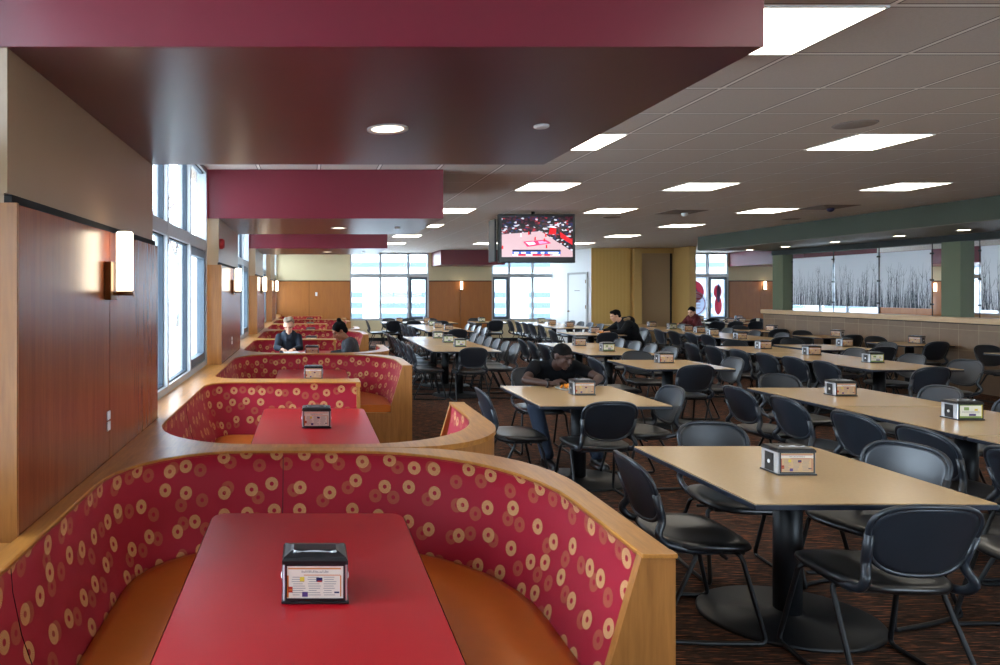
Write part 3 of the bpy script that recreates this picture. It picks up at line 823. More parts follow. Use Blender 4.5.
# booth dividers at .79, 5.61, 10.43, 15.25, 20.07
def booth_table(y0, y1, lab):
    t = thing('booth_table', lab, 'table', (0 if y0 < 2 else .045, (y0+y1)/2, 0), 0, 'red booth tables')
    hw, hl, r = .372, (y1-y0)/2, .055
    def rr(dx, z):
        out = []
        for cx, cy, a in ((hw-r, hl-r, 0), (-hw+r, hl-r, PI/2), (-hw+r, -hl+r, PI), (hw-r, -hl+r, 1.5*PI)):
            for k in range(7): out.append((cx+(r+dx)*math.cos(a+PI/2*k/6), cy+(r+dx)*math.sin(a+PI/2*k/6), z))
        return out
    MB().loft([rr(-.004, .712), rr(0, .716), rr(0, .738), rr(-.003, .7412)], True, True, smooth=False).build('tabletop', M['red_top'], t)
    MB().loft([rr(.0025, .7145), rr(.0025, .737)], True, smooth=False).build('edge_band', plain('dark_red_edge', '3a0c12', 0.5), t)
    MB().lathe([(.04, .02), (.04, .712)], seg=20).build('column', M['steel_black'], t)
    MB().lathe([(.27, 0), (.27, .008), (.22, .02), (.05, .03), (.001, .03)], seg=28).build('base_plate', M['steel_black'], t)
divs = [.79+PER*k for k in range(5)]
bi = 0
for k in range(4):
    make_booth(divs[k], False, blabs[bi], bi)
    booth_table(divs[k]+.61, divs[k]+1.85, tl[bi]); bi += 1
    make_booth(divs[k+1], True, blabs[bi], bi)
    booth_table(divs[k+1]-1.85, divs[k+1]-.61, tl[bi]); bi += 1

# ---------------------------------------------------------------- napkin dispensers
def make_dispenser(card, seed):
    t = thing('napkin_dispenser', '', 'napkin dispenser')
    W, D, hb, ht = .091, .060, .114, .137
    b = MB(); b.box(-W, W, -D, D, .006, hb, bev=.004)
    b.build('body', M['chrome'], t)
    box(-W-.004, W+.004, -D-.006, D+.006, 0, .008, bev=.002).build('base', M['black'], t)
    lid = MB()
    def ring(z, w, d, bow=0): return [(-w, -d, z), (-w*.4, -d-bow, z), (w*.4, -d-bow, z), (w, -d, z), (w, d, z), (w*.4, d+bow, z), (-w*.4, d+bow, z), (-w, d, z)]
    lid.loft([ring(hb-.004, W+.002, D+.002), ring(hb+.006, W+.002, D+.002), ring(hb+.014, W-.004, D-.006), ring(ht-.004, W-.022, D*.42), ring(ht, W-.03, D*.34)], True, True, smooth=False)
    lid.build('lid', M['black'], t)
    MB().tube([(-W+.03, -D*.5, hb+.022), (-W+.05, -D*.42, ht-.008), (0, -D*.38, ht-.003), (W-.05, -D*.42, ht-.008), (W-.03, -D*.5, hb+.022)], .004, seg=6, fillet=.02).build('lid_trim', M['chrome'], t)
    rr = random.Random(seed)
    for sgn in (-1, 1):
        fr = MB(); y = sgn*(D+.001)
        for (a, bb, c, d) in ((-W+.007, -W+.012, .010, hb-.002), (W-.012, W-.007, .010, hb-.002), (-W+.012, W-.012, .010, .016), (-W+.012, W-.012, hb-.007, hb-.002)):
            fr.box(a, bb, min(y, y+sgn*.003), max(y, y+sgn*.003), c, d)
        fr.build('card_frame', M['black'], t)
        cd = MB(); x0, x1, z0, z1 = -W+.012, W-.012, .016, hb-.007
        y = sgn*(D+.0005); base = {0: 'card', 1: 'card_tan', 2: 'card_green'}[card]
        cd.box(x0, x1, min(y, y+sgn*.001), max(y, y+sgn*.001), z0, z1, m=M[base])
        lvl = [0]
        def el(a, b_, c, d, m):
            lvl[0] += .00002
            yy = y+sgn*(.0012+lvl[0]); X0, X1 = x0+a*(x1-x0), x0+b_*(x1-x0)
            if sgn > 0: X0, X1 = -X1, -X0
            cd.faces([(X0, yy, z0+c*(z1-z0)), (X1, yy, z0+c*(z1-z0)), (X1, yy, z0+d*(z1-z0)), (X0, yy, z0+d*(z1-z0))], [(0, 1, 2, 3)], M[m])
        if card in (0, 1):
            ac = 'ink_orange' if card == 0 else 'ink_red'
            el(0, 1, .74, .90, 'card'); el(.02, .96, .89, .93, ac); el(.3, .95, .70, .725, ac); el(0.0, .03, .02, .7, ac); el(.945, .965, .05, .7, ac)
            x = .26
            while x < .74:
                wd = rr.uniform(.008, .018); el(x, x+wd, .785, .785+rr.uniform(.03, .075), 'ink_grey'); x += wd+rr.uniform(.006, .012)
            for row in range(9):
                for c0 in (.08, .36, .64):
                    z = .64-row*.068; el(c0+rr.uniform(0, .03), c0+rr.uniform(.14, .25), z, z+.02, 'ink_grey')
            el(.23, .31, .52, .66, 'ink_yellow'); el(.52, .63, .52, .64, 'ink_navy'); el(.54, .62, .5, .55, 'ink_red')
            el(.02, .10, .18, .36, 'ink_red'); el(.03, .09, .24, .28, 'ink_orange'); el(.27, .37, .05, .20, 'ink_purple'); el(.84, .93, .16, .21, 'ink_navy')
        else:
            el(0, 1, 0, .14, 'ink_green'); el(0, 1, .93, 1, 'ink_green'); el(.96, 1, 0, 1, 'ink_yellow'); el(0, .03, 0, 1, 'ink_green')
            el(.2, .42, .58, .82, 'ink_green'); el(.42, .72, .16, .32, 'ink_purple'); el(.66, .8, .55, .7, 'ink_yellow')
            for q_ in range(5): el(.12, .88, .40+.025*q_, .41+.025*q_, 'ink_grey')
        cd.build('advert_card', None, t)
    for sgn in (-1, 1):
        x = sgn*(W+.001); sl = MB()
        sl.box(min(x, x+sgn*.002), max(x, x+sgn*.002), -.03, .03, .012, hb-.014)
        sl.build('napkin_slot', M['black'], t)
        np_ = MB(); np_.ell((sgn*(W+.004), 0, .055), (.004, .008, .010)); np_.build('napkin', M['paper'], t)
    return t
DP = {}
def dispenser(x, y, z, lab, card=1, rz=0.0):
    if card not in DP:
        DP[card] = make_dispenser(card, card)
        o = DP[card]; o.location = (x, y, z); o.rotation_euler = (0, 0, rz); o['label'] = lab; o['group'] = 'napkin dispensers'
        KIDS[o.name] = [(c, []) for c in kids_of(o)]
        return o
    return dup(DP[card], (x, y, z), rz, lab, 'napkin dispensers')
bd = [1.935, 4.33, 6.7, 9.15, 11.1, 13.7, 15.9, 18.6]
bl = ['nearest napkin dispenser, on the closest red booth table', 'napkin dispenser on the second red booth table', 'napkin dispenser on the third booth table, half hidden by the bench back',
      'napkin dispenser on the booth table between the two women', 'napkin dispenser on the fifth booth table', 'napkin dispenser on the sixth booth table', 'napkin dispenser on the seventh booth table', 'napkin dispenser on the farthest booth table']
for i, y in enumerate(bd): dispenser(.02 if i == 0 else .055, y, .7413, bl[i], 0 if i in (0, 4, 5) else (0 if i < 2 else 1), 0)

# ---------------------------------------------------------------- dining tables
TT = .73
def make_table(W, L):
    t = thing('dining_table', '', 'table')
    box(-W/2+.003, W/2-.003, -L/2+.003, L/2-.003, TT-.006, TT, bev=.001).build('tabletop', M['tan_top'], t)
    box(-W/2, W/2, -L/2, L/2, TT-.028, TT-.0065, bev=.003).build('edge_band', M['edge'], t)
    MB().lathe([(.062, .02), (.062, TT-.035)], seg=24).build('column', M['steel_black'], t)
    e = .42*min(W, 1.03)/1.03
    MB().lathe([(e, 0), (e, .012), (e*.97, .018), (e*.2, .030), (e*.16, .045), (.001, .045)], seg=40, sy=.80).build('base_plate', M['steel_black'], t)
    KIDS[t.name] = [(c, []) for c in kids_of(t)]
    return t
TP = {}
def table(x0, y0, lab, W=1.02, L=1.02, group='tan dining tables'):
    key = (W, L); loc = (x0+W/2, y0+L/2, 0)
    if key not in TP:
        TP[key] = make_table(W, L); o = TP[key]; o.location = loc; o['label'] = lab; o['group'] = group; return o
    return dup(TP[key], loc, 0, lab, group)
def row(x0, y0, n, name, W=1.02, L=1.03):
    for i in range(n):
        if n == 1: lab = 'tan square dining table, '+name
        elif i == 0: lab = 'nearest tan table of the '+name
        elif i == n-1: lab = 'farthest tan table of the '+name
        else: lab = '%s tan table from near end of the %s' % (ordn[i], name)
        table(x0, y0+i*L, lab, W, L-.018)
NLG = 'row beside the booths'; NLG2 = 'far row behind the booth-side row'
N2 = 'row running off the right edge'; NMG = 'pair behind the eating man'
N3 = 'row before the half wall'; N5 = 'row before the white wall'
N7 = 'row leading to the yellow wall'
table(1.87, 2.79, 'large tan square table nearest the camera on the right', 1.02, 1.04)
table(1.80, 5.17, 'tan table where the man in the black t-shirt eats', 1.03, 1.09)
row(3.87, 7.62, 1, 'standing alone right behind the black t-shirt man\'s table')
row(4.04, 2.06, 4, N2, 1.03, 1.025)
row(1.84, 9.85, 3, NLG, 1.02, 1.06)
row(2.63, 14.6, 3, NLG2, 1.02, 1.03)
row(3.92, 9.3, 2, NMG, 1.02, 1.08)
row(5.40, 13.45, 1, 'where the man in the dark hooded jacket sits', 1.04)
row(5.95, 15.9, 3, N5, 1.02, 1.08)
row(6.40, 7.56, 3, N3, 1.04, 1.06)
row(7.75, 10.1, 1, 'diagonally behind the row before the half wall')
row(7.86, 12.1, 6, N7, 1.02, 1.03)
row(2.1, 18.5, 1, 'at the end of the room left of the first far window')
row(3.15, 18.5, 1, 'at the end of the room under the first far window')
row(4.7, 18.7, 1, 'at the end of the room before the wood panelling')
wl = ['by half wall at right edge', 'by half wall, second from right edge', 'by half wall, third from right edge', 'by half wall, last before its far end']
for i, y in enumerate((8.85, 10.87, 12.65, 14.6)): table(9.75, y, 'small tan table '+wl[i], .80, .78)
table(10.98, 18.2, 'left tan table in front of the poster window', 1.0, 1.0)
table(12.0, 18.2, 'right tan table in front of the poster window', 1.0, 1.0)
table(11.6, 20.2, 'tan table right under the poster window', 1.0, 1.0)
table(12.9, 20.2, 'tan table in the corner right of the poster window', 1.0, 1.0)
for x, y, lab, c in [
    (2.36, 3.28, 'napkin dispenser on the nearest tan table', 1), (2.36, 5.75, 'napkin dispenser in front of the man in the black t-shirt', 1),
    (4.42, 8.28, 'napkin dispenser on the table standing alone behind that man', 1),
    (4.55, 5.70, 'napkin dispenser on the farthest table of the right-edge row', 1), (4.56, 4.65, 'green-edged napkin dispenser at right edge on the right-edge row', 2),
    (2.43, 10.68, 'green-edged napkin dispenser nearest on the row beside the booths', 2), (2.43, 11.58, 'middle napkin dispenser of the row beside the booths', 2), (2.45, 12.6, 'farthest napkin dispenser of the row beside the booths', 2),
    (3.2, 15.2, 'nearest napkin dispenser of the short row behind the booth-side row', 1), (3.15, 16.2, 'middle napkin dispenser of the short row behind the booth-side row', 1), (3.2, 17.2, 'farthest napkin dispenser of the short row behind the booth-side row', 2),
    (4.43, 9.88, 'green-edged napkin dispenser on the near table behind the eating man', 2), (4.43, 10.9, 'napkin dispenser on the far table behind the eating man', 1),
    (6.09, 14.2, 'napkin dispenser in front of the man in the hooded jacket', 1),
    (6.5, 16.6, 'nearest napkin dispenser of the row before the white wall', 1), (6.47, 17.7, 'middle napkin dispenser of the row before the white wall', 1), (6.57, 18.8, 'farthest napkin dispenser of the row before the white wall', 2),
    (7.02, 9.3, 'middle napkin dispenser of the row before the half wall', 1), (7.03, 8.3, 'green-edged nearest napkin dispenser of the row before the half wall', 2), (7.03, 10.3, 'farthest napkin dispenser of the row before the half wall', 1),
    (8.65, 10.75, 'napkin dispenser on the table diagonally before the half wall', 1),
    (8.55, 17.8, 'farthest napkin dispenser of the row leading to the yellow wall', 1), (8.55, 16.6, 'sixth napkin dispenser from the near end, row leading to the yellow wall', 1), (8.56, 15.7, 'fifth napkin dispenser from the near end, row leading to the yellow wall', 2), (8.5, 14.95, 'fourth napkin dispenser from the near end, row leading to the yellow wall', 1), (8.36, 14.25, 'third napkin dispenser from the near end, row leading to the yellow wall', 1), (8.16, 13.45, 'second napkin dispenser from the near end, row leading to the yellow wall', 1), (8.0, 12.35, 'nearest napkin dispenser of the row leading to the yellow wall', 1),
    (2.6, 19.0, 'napkin dispenser on the leftmost table at the end of the room', 1), (3.4, 19.1, 'napkin dispenser under the first far window', 1), (5.0, 19.2, 'napkin dispenser before the far wood panelling', 2),
    (11.9, 18.85, 'left napkin dispenser on the tables before the poster window', 1), (12.3, 18.95, 'right napkin dispenser on the tables before the poster window', 1),
    (12.1, 20.6, 'napkin dispenser right under the poster window', 1), (13.3, 20.6, 'napkin dispenser in the corner right of the poster window', 1)]:
    dispenser(x, y, TT, lab, c)
for i, y in enumerate((9.3, 11.35, 13.05, 14.9)):
    dispenser(10.36, y, TT, 'sideways napkin dispenser on small table '+wl[i], 1, -PI/2+.35)
t = thing('paper_cup', 'white cup on the right table before the poster window', 'cup', (12.75, 18.9, TT))
MB().lathe([(.03, 0), (.042, .11), (.044, .113), (.040, .113), (.028, .006), (.001, .006)]).build('cup_body', M['paper'], t)

# ---------------------------------------------------------------- chairs
def make_chair():
    t = thing('dining_chair', '', 'chair')
    # seat
    s = MB(); n = 40; rings = []
    def outl(sc, z, dish=0.0):
        out = []
        for k in range(n):
            a = 2*PI*k/n; c, d = math.cos(a), math.sin(a)
            e = 2/3.2
            x = math.copysign(abs(c)**e, c)*.235*sc; y = math.copysign(abs(d)**e, d)*.220*sc
            x *= 1.0 + .06*(y/.225)
            zz = z - .022*max(0, (y-.10)/.13)**2 + dish*(1-0)
            out.append((x, y+.016, zz))
        return out
    for sc, z in ((.80, .412), (.96, .418), (1.0, .432), (.985, .446), (.93, .452), (.75, .450), (.5, .446), (.2, .444)): rings.append(outl(sc, z))
    s.loft(rings, True, True); s.build('seat', M['chair_seat'], t)
    # backrest
    b = MB()
    def bp(u, v, off):
        wv = .90+.10*v
        x = u*.222*wv
        z = .655 + (v*.150)
        y = -.185 - .090*(v*.5+.5) - .035*(1-(u*u)) + off
        return Vector((x, y, z))
    def so(k, r, off):
        a = 2*PI*k/n; c, d = math.cos(a), math.sin(a); e = 2/2.9
        return bp(math.copysign(abs(c)**e, c)*r, math.copysign(abs(d)**e, d)*r, off)
    fr = [[so(k, r, .006) for k in range(n)] for r in (.05, .3, .6, .85, .96)]
    bk = [[so(k, r, -.006) for k in range(n)] for r in (.96, .85, .6, .3, .05)]
    b.loft(fr+bk, True, True); b.build('backrest', M['chair_shell'], t)
    MB().tube([so(k, .985, 0) for k in range(n)], .011, seg=8, closed=True).build('backrest_rim', M['chair_shell'], t)
    for sx in (-1, 1):
        MB().tube([bp(sx*.97, .1, 0), bp(sx*.985, -.75, 0), (sx*.205, -.235, .485), (sx*.200, -.200, .440), (sx*.195, -.10, .415), (sx*.19, .06, .412)],
                  [.013, .015, .019, .021, .018, .018, .018, .018, .018, .018, .018, .018, .018, .018, .018, .016, .016, .016, .016, .016, .014, .012][:22] if False else .016, seg=8, fillet=.03, squash=(1.0, 1.2)).build('back_support', M['chair_shell'], t)
    for sx in (-1, 1):
        MB().tube([(sx*.16, .13, .40), (sx*.215, .14, .398), (sx*.245, .235, .011), (sx*.252, .0, .011), (sx*.245, -.255, .011), (sx*.215, -.06, .398), (sx*.16, -.07, .40)], .0105, seg=8, fillet=.035).build('sled_leg', M['steel_black'], t)
    MB().tube([(-.235, .06, .395), (.235, .06, .395)], .009, seg=6).box(-.19, .19, -.13, .17, .395, .412).build('seat_bracket', M['steel_black'], t)
    KIDS[t.name] = [(c, []) for c in kids_of(t)]
    return t
CH = None
ROT = {'N': 0.0, 'S': PI, 'E': -PI/2, 'W': PI/2}
def chair(x, y, d, lab, jit=True, turn=0.0):
    """x, y = middle of the top of the backrest; d = the way the sitter would face"""
    global CH
    rz = ROT[d] + (R.uniform(-.05, .05) if jit else 0) + turn
    off = Matrix.Rotation(rz, 3, 'Z') @ Vector((0, .27, 0))
    loc = (x+off.x, y+off.y, 0)
    if CH is None:
        CH = make_chair(); CH.location = loc; CH.rotation_euler = (0, 0, rz); CH['label'] = lab; CH['group'] = 'charcoal dining chairs'; return CH
    return dup(CH, loc, rz, lab, 'charcoal dining chairs')
chair(2.385, 2.56, 'N', 'charcoal sled-base chair nearest the camera, its back towards us', False, -.06)
chair(1.60, 3.31, 'E', 'charcoal chair on the left side of the nearest tan table', False, -.05)
chair(2.49, 4.12, 'S', 'charcoal chair at the far end of the nearest tan table, facing us', False, -.10)
chair(3.18, 3.54, 'W', 'charcoal chair on the right side of the nearest tan table', False, .30)
chair(3.62, 2.98, 'W', 'charcoal chair at the right edge, only its seat and leg in view', False)
chair(1.45, 5.55, 'E', 'charcoal chair on the left side of the eating man\'s table', False)
chair(2.24, 4.93, 'N', 'charcoal chair with its back to us at the eating man\'s table', False)
chair(3.10, 5.68, 'W', 'charcoal chair on the right side of the eating man\'s table', False)
chair(2.35, 7.06, 'S', 'charcoal chair the man in the black t-shirt sits on', False)
chair(4.29, 7.36, 'N', 'charcoal chair with its back to us at the lone table behind', False)
chair(4.45, 9.03, 'S', 'charcoal chair at the far side of the lone table, facing us', False)
chair(5.20, 8.15, 'W', 'charcoal chair on the right of the lone table', False)
chair(3.50, 8.15, 'E', 'charcoal chair on the left of the lone table, behind the dispenser', False)
def side(pos, x, d, rowname, sidename, start=0):
    for i, y in enumerate(pos):
        if len(pos) == 1: lab = 'charcoal chair on the %s side of the %s' % (sidename, rowname)
        elif i == 0: lab = 'nearest charcoal chair on %s side of %s' % (sidename, rowname)
        elif i == len(pos)-1: lab = 'farthest charcoal chair on %s side of %s' % (sidename, rowname)
        else: lab = '%s charcoal chair from near end, %s side of %s' % (ordn[i], sidename, rowname)
        chair(x, y, d, lab)
side((3.42, 3.97, 4.47, 5.10, 5.68), 3.66, 'E', N2, 'left')
chair(4.60, 6.52, 'S', 'charcoal chair at the far end of the right-edge row, facing us', False)
side((5.05, 5.70), 5.42, 'W', N2, 'right')
side((10.15, 10.7, 11.25, 11.8, 12.35, 12.9), 1.55, 'E', NLG, 'left')
side((10.3, 10.8, 11.3, 11.8, 12.3, 12.85), 3.2, 'W', NLG, 'right')
chair(2.39, 9.62, 'N', 'charcoal chair at the near end of the row beside the booths', False)
side((14.9, 15.5, 16.1, 16.7), 2.35, 'E', NLG2, 'left')
side((14.9, 15.4, 15.9, 16.5), 3.95, 'W', NLG2, 'right')
chair(3.2, 14.25, 'N', 'charcoal chair at the near end of the short row behind', False)
side((9.75, 10.3, 10.8, 11.35), 5.30, 'W', NMG, 'right')
side((9.7, 10.25, 10.8, 11.3), 3.62, 'E', NMG, 'left')
chair(5.12, 14.0, 'E', 'charcoal chair facing the man in the hooded jacket', False)
chair(5.9, 13.12, 'N', 'charcoal chair with its back to us at the hooded man\'s table', False)
chair(7.02, 13.95, 'W', 'charcoal chair the man in the hooded jacket sits on', False)
side((16.1, 16.8, 17.3, 17.9, 18.6), 5.62, 'E', N5, 'left')
side((16.6, 17.2, 17.8, 18.4), 7.28, 'W', N5, 'right')
side((7.75, 8.25, 8.75, 9.3, 9.9, 10.45), 6.0, 'E', N3, 'left')
chair(6.70, 7.15, 'N', 'charcoal chair at the near end of the row before the half wall', False)
chair(7.05, 11.02, 'S', 'charcoal chair at the far end of the row before the half wall', False)
side((7.9, 8.6, 9.5), 7.80, 'W', N3, 'right')
chair(8.38, 9.72, 'N', 'charcoal chair with its back to us at the diagonal table', False)
chair(8.30, 11.45, 'S', 'charcoal chair facing us behind the table diagonally before the half wall', False)
chair(9.2, 10.6, 'W', 'charcoal chair on the right of the diagonal table', False)
side((12.5, 13.05, 13.65, 14.25, 14.85, 15.5, 16.1), 7.48, 'E', N7, 'left')
side((13.0, 13.8, 14.7, 15.6, 16.5), 9.25, 'W', N7, 'right')
chair(8.4, 11.80, 'N', 'charcoal chair at the near end of the row leading to the yellow wall', False)
chair(10.15, 8.6, 'N', 'charcoal chair at the near side of the small table at the right edge', False)
for i, (ya, yb) in enumerate(((None, 9.98), (10.72, 11.95), (12.40, 13.72), (14.32, 15.7))):
    if ya: chair(10.12, ya, 'N', 'charcoal chair at near side of small table '+wl[i], True)
    chair(10.16, yb, 'S', 'charcoal chair at far side of small table '+wl[i], True)
chair(1.68, 19.0, 'E', 'charcoal chair at the left end of the leftmost table under the window', False)
for i, x in enumerate((2.35, 2.9, 3.65)): chair(x, 18.28, 'N', '%s charcoal chair from left along the near side of the end-of-room tables' % ordn[i])
for i, x in enumerate((2.4, 3.0, 3.65)): chair(x, 19.85, 'S', '%s charcoal chair from left along the far side of the end-of-room tables' % ordn[i])
chair(5.2, 18.45, 'N', 'charcoal chair with its back to us before the far wood panelling', False)
chair(5.0, 20.0, 'S', 'charcoal chair facing us before the far wood panelling', False)
for i, x in enumerate((11.0, 11.5, 12.05, 12.6)): chair(x, 17.92, 'N', '%s charcoal chair from left in front of the poster window' % ordn[i])
chair(12.1, 19.9, 'N', 'charcoal chair at the table right under the poster window')
chair(13.4, 19.9, 'N', 'charcoal chair at the corner table right of the poster window')

# ---------------------------------------------------------------- people
def remesh(o, vox, smooth=4):
    m = o.modifiers.new('skin', 'REMESH'); m.mode = 'VOXEL'; m.voxel_size = vox; m.use_smooth_shade = True
    if smooth:
        s = o.modifiers.new('soft', 'SMOOTH'); s.factor = .5; s.iterations = smooth
    return o
def head_parts(mb, c, rot, jaw=1.0):
    A = rot.to_matrix(); c = Vector(c)
    def P(x, y, z): return c + A @ Vector((x, y, z))
    mb.ell(P(0, -.012, .030), (.074, .094, .084), rot)
    mb.ell(P(0, .022, -.032), (.058*jaw, .066, .080), rot)
    mb.ell(P(0, .058, -.094), (.028*jaw, .024, .022), rot)
    mb.cap(P(0, .086, .018), P(0, .104, -.022), .008, .0145)
    mb.ell(P(.012, .098, -.026), (.009, .010, .008), rot); mb.ell(P(-.012, .098, -.026), (.009, .010, .008), rot)
    mb.ell(P(0, .078, .030), (.052, .014, .010), rot)
    mb.ell(P(0, .088, -.056), (.025, .012, .006), rot); mb.ell(P(0, .086, -.066), (.021, .012, .007), rot)
    for s in (-1, 1):
        mb.ell(P(s*.040, .062, -.018), (.020, .020, .022), rot)
        mb.ell(P(s*.076, -.008, -.004), (.010, .020, .032), rot)
    return P
def eyes(parent, P, rot, hm=None):
    e = MB()
    for s in (-1, 1): e.ell(P(s*.031, .076, .008), (.011, .008, .005), rot, seg=10)
    e.build('eyes', M['eye'], parent)
    b = MB()
    for s in (-1, 1): b.tube([P(s*.014, .088, .027), P(s*.032, .086, .033), P(s*.052, .070, .026)], .0028, seg=6)
    b.build('eyebrows', hm or M['hair_black'], parent)
def hand(mb, wrist, d, nrm, s, curl=.6, r=.0085):
    """d: pointing direction, nrm: back-of-hand normal, s: +1/-1 thumb side"""
    w_ = Vector(wrist); d = Vector(d).normalized(); n = Vector(nrm); n = (n-d*n.dot(d)).normalized(); t = d.cross(n)*s
    palm = w_+d*.045
    rot = Matrix((t, d, n)).transposed().to_euler()
    mb.ell(palm, (.040, .050, .016), rot)
    for i, (o, L) in enumerate(((.030, .070), (.010, .080), (-.010, .074), (-.030, .058))):
        a = w_+d*.085+t*o; q = curl*(.8+.15*i)
        d1 = (d*math.cos(q*.6)-n*math.sin(q*.6)).normalized(); d2 = (d*math.cos(q*1.5)-n*math.sin(q*1.5)).normalized(); d3 = (d*math.cos(q*2.3)-n*math.sin(q*2.3)).normalized()
        b = a+d1*L*.42; c = b+d2*L*.33; e = c+d3*L*.25
        mb.cap(a, b, r, r*.95, 8); mb.cap(b, c, r*.95, r*.9, 8); mb.cap(c, e, r*.9, r*.8, 8)
    a = w_+d*.030+t*.034; b = a+(d*.5+t*.8-n*.25).normalized()*.034; c = b+(d*.85+t*.2-n*.45).normalized()*.028
    mb.cap(a, b, r*1.25, r*1.1, 8); mb.cap(b, c, r*1.1, r*.9, 8)
def V(*a): return Vector(a)

# man in the black t-shirt
t = thing('person', 'man in a black t-shirt leaning over his plate, elbows on the tan table', 'person', (2.4, 6.8, 0))
T0 = Vector((2.4, 6.8, 0))
def L_(x, y, z): return Vector((x, y, z))-T0
b = MB()
hc = L_(2.405, 6.30, 1.005); hrot = Euler((-.36, .04, PI+.5), 'XYZ')
P = head_parts(b, hc, hrot)
sh = L_(2.215, 6.50, .885); shr = L_(2.60, 6.50, .885)
b.cap(L_(2.41, 6.47, .90), hc+Vector((0, .04, -.05)), .060, .055)
b.cap(L_(2.41, 6.58, .80), L_(2.42, 6.80, .55), .12, .13)
b.cap(sh, shr, .052, .052)
b.cap(sh, L_(2.05, 6.28, .778), .052, .040); b.cap(L_(2.05, 6.28, .778), L_(2.24, 6.12, .765), .040, .027)
hand(b, L_(2.24, 6.12, .772), (1, -.12, .35), (0, -.3, 1), 1, .95, .0095)
b.cap(shr, L_(2.74, 6.28, .80), .052, .040); b.cap(L_(2.74, 6.28, .80), L_(2.60, 6.07, .775), .040, .027)
hand(b, L_(2.60, 6.07, .778), (-1, -.15, .05), (0, -.3, 1), -1, .75)
b.cap(L_(2.32, 6.78, .52), L_(2.16, 6.33, .50), .085, .06); b.cap(L_(2.16, 6.33, .50), L_(2.20, 6.14, .10), .055, .04)
b.cap(L_(2.52, 6.78, .52), L_(2.62, 6.35, .50), .085, .06); b.cap(L_(2.62, 6.35, .50), L_(2.66, 6.14, .10), .055, .04)
remesh(b.build('body', M['skin_dark'], t), .0075, 3)
eyes(t, P, hrot)
hb = MB(); A = hrot.to_matrix()
hb.ell(hc+A @ V(0, -.014, .040), (.0765, .094, .080), hrot).ell(hc+A @ V(0, -.06, -.01), (.062, .045, .06), hrot)
remesh(hb.build('hair', M['hair_black'], t), .008, 1)
s_ = MB()
s_.cap(L_(2.41, 6.58, .80), L_(2.42, 6.82, .52), .14, .15); s_.cap(L_(2.23, 6.51, .875), L_(2.59, 6.51, .875), .068, .068)
s_.cap(L_(2.29, 6.55, .80), L_(2.53, 6.55, .80), .09, .09)
s_.cap(sh, L_(2.125, 6.385, .828), .066, .058); s_.cap(shr, L_(2.68, 6.38, .838), .066, .058)
s_.cap(L_(2.41, 6.50, .90), L_(2.41, 6.46, .918), .078, .066)
remesh(s_.build('t_shirt', M['tee'], t), .010, 5)
j = MB()
j.cap(L_(2.32, 6.80, .52), L_(2.16, 6.33, .50), .10, .078); j.cap(L_(2.16, 6.33, .50), L_(2.20, 6.14, .12), .076, .062)
j.cap(L_(2.52, 6.80, .52), L_(2.62, 6.35, .50), .10, .078); j.cap(L_(2.62, 6.35, .50), L_(2.66, 6.14, .12), .076, .062)
j.cap(L_(2.34, 6.84, .54), L_(2.50, 6.84, .54), .13, .13)
remesh(j.build('jeans', M['denim'], t), .011, 4)
for x in (2.20, 2.66):
    k = MB(); k.cap(L_(x, 6.17, .05), L_(x+.01, 5.98, .035), .048, .036); k.box(x-.045-T0.x, x+.045-T0.x, 5.93-T0.y, 6.22-T0.y, .002, .022, bev=.006)
    remesh(k.build('shoe', M['black'], t), .008, 2)
MB().tube([L_(2.20, 6.15, .768)+V(0, .036*math.cos(a), .036*math.sin(a)) for a in [2*PI*i/16 for i in range(16)]], .009, seg=6, closed=True).lathe([(.001, 0), (.02, 0), (.02, .01), (.001, .01)], tuple(L_(2.20, 6.14, .80)), seg=14).build('wristwatch', M['black'], t)
t2 = thing('dinner_plate', 'white plate of orange food under the man in the black t-shirt', 'plate', (2.36, 6.02, TT))
MB().lathe([(.07, 0), (.075, .003), (.12, .014), (.122, .017), (.075, .008), (.001, .006)], seg=32).build('plate_dish', M['plate'], t2)
fd = MB(); rr = random.Random(3)
for i in range(14): fd.ell((rr.uniform(-.06, .06), rr.uniform(-.05, .05), .018+rr.uniform(0, .02)), (.02, .014, .012), Euler((rr.random(), rr.random(), rr.random()*6)))
fd.build('food', M['food'], t2)

# man in the hooded jacket, seated at the right of his table and facing left
t = thing('person', 'dark-haired man in a black jacket with fur-trimmed hood, facing left', 'person', (6.75, 13.9, 0))
T0 = Vector((6.75, 13.9, 0)); b = MB()
hc = L_(6.40, 13.9, 1.10); hrot = Euler((-.35, 0, PI/2), 'XYZ')
P = head_parts(b, hc, hrot)
b.cap(L_(6.52, 13.9, 1.0), hc+V(.02, 0, -.04), .06, .055)
b.cap(L_(6.60, 13.9, .90), L_(6.78, 13.9, .52), .13, .14)
for s, hy in ((-1, 13.72), (1, 14.02)):
    S = L_(6.58, 13.9+s*.20, .93); E = L_(6.40, 13.9+s*.30, .78); W_ = L_(6.20, hy, .775)
    b.cap(S, E, .055, .04); b.cap(E, W_, .04, .028); hand(b, W_, (-1, .1*s, .1), (.1, 0, 1), s, .7)
    b.cap(L_(6.75, 13.9+s*.1, .52), L_(6.35, 13.9+s*.13, .50), .085, .06); b.cap(L_(6.35, 13.9+s*.13, .50), L_(6.38, 13.9+s*.13, .08), .055, .04)
remesh(b.build('body', M['skin_light'], t), .009, 3); eyes(t, P, hrot)
A = hrot.to_matrix()
hb = MB(); hb.ell(hc+A @ V(0, -.03, .045), (.085, .10, .085), hrot).ell(hc+A @ V(0, -.07, -.01), (.07, .05, .06), hrot).ell(hc+A @ V(0, .03, .095), (.06, .05, .03), hrot)
remesh(hb.build('hair', M['hair_black'], t), .009, 1)
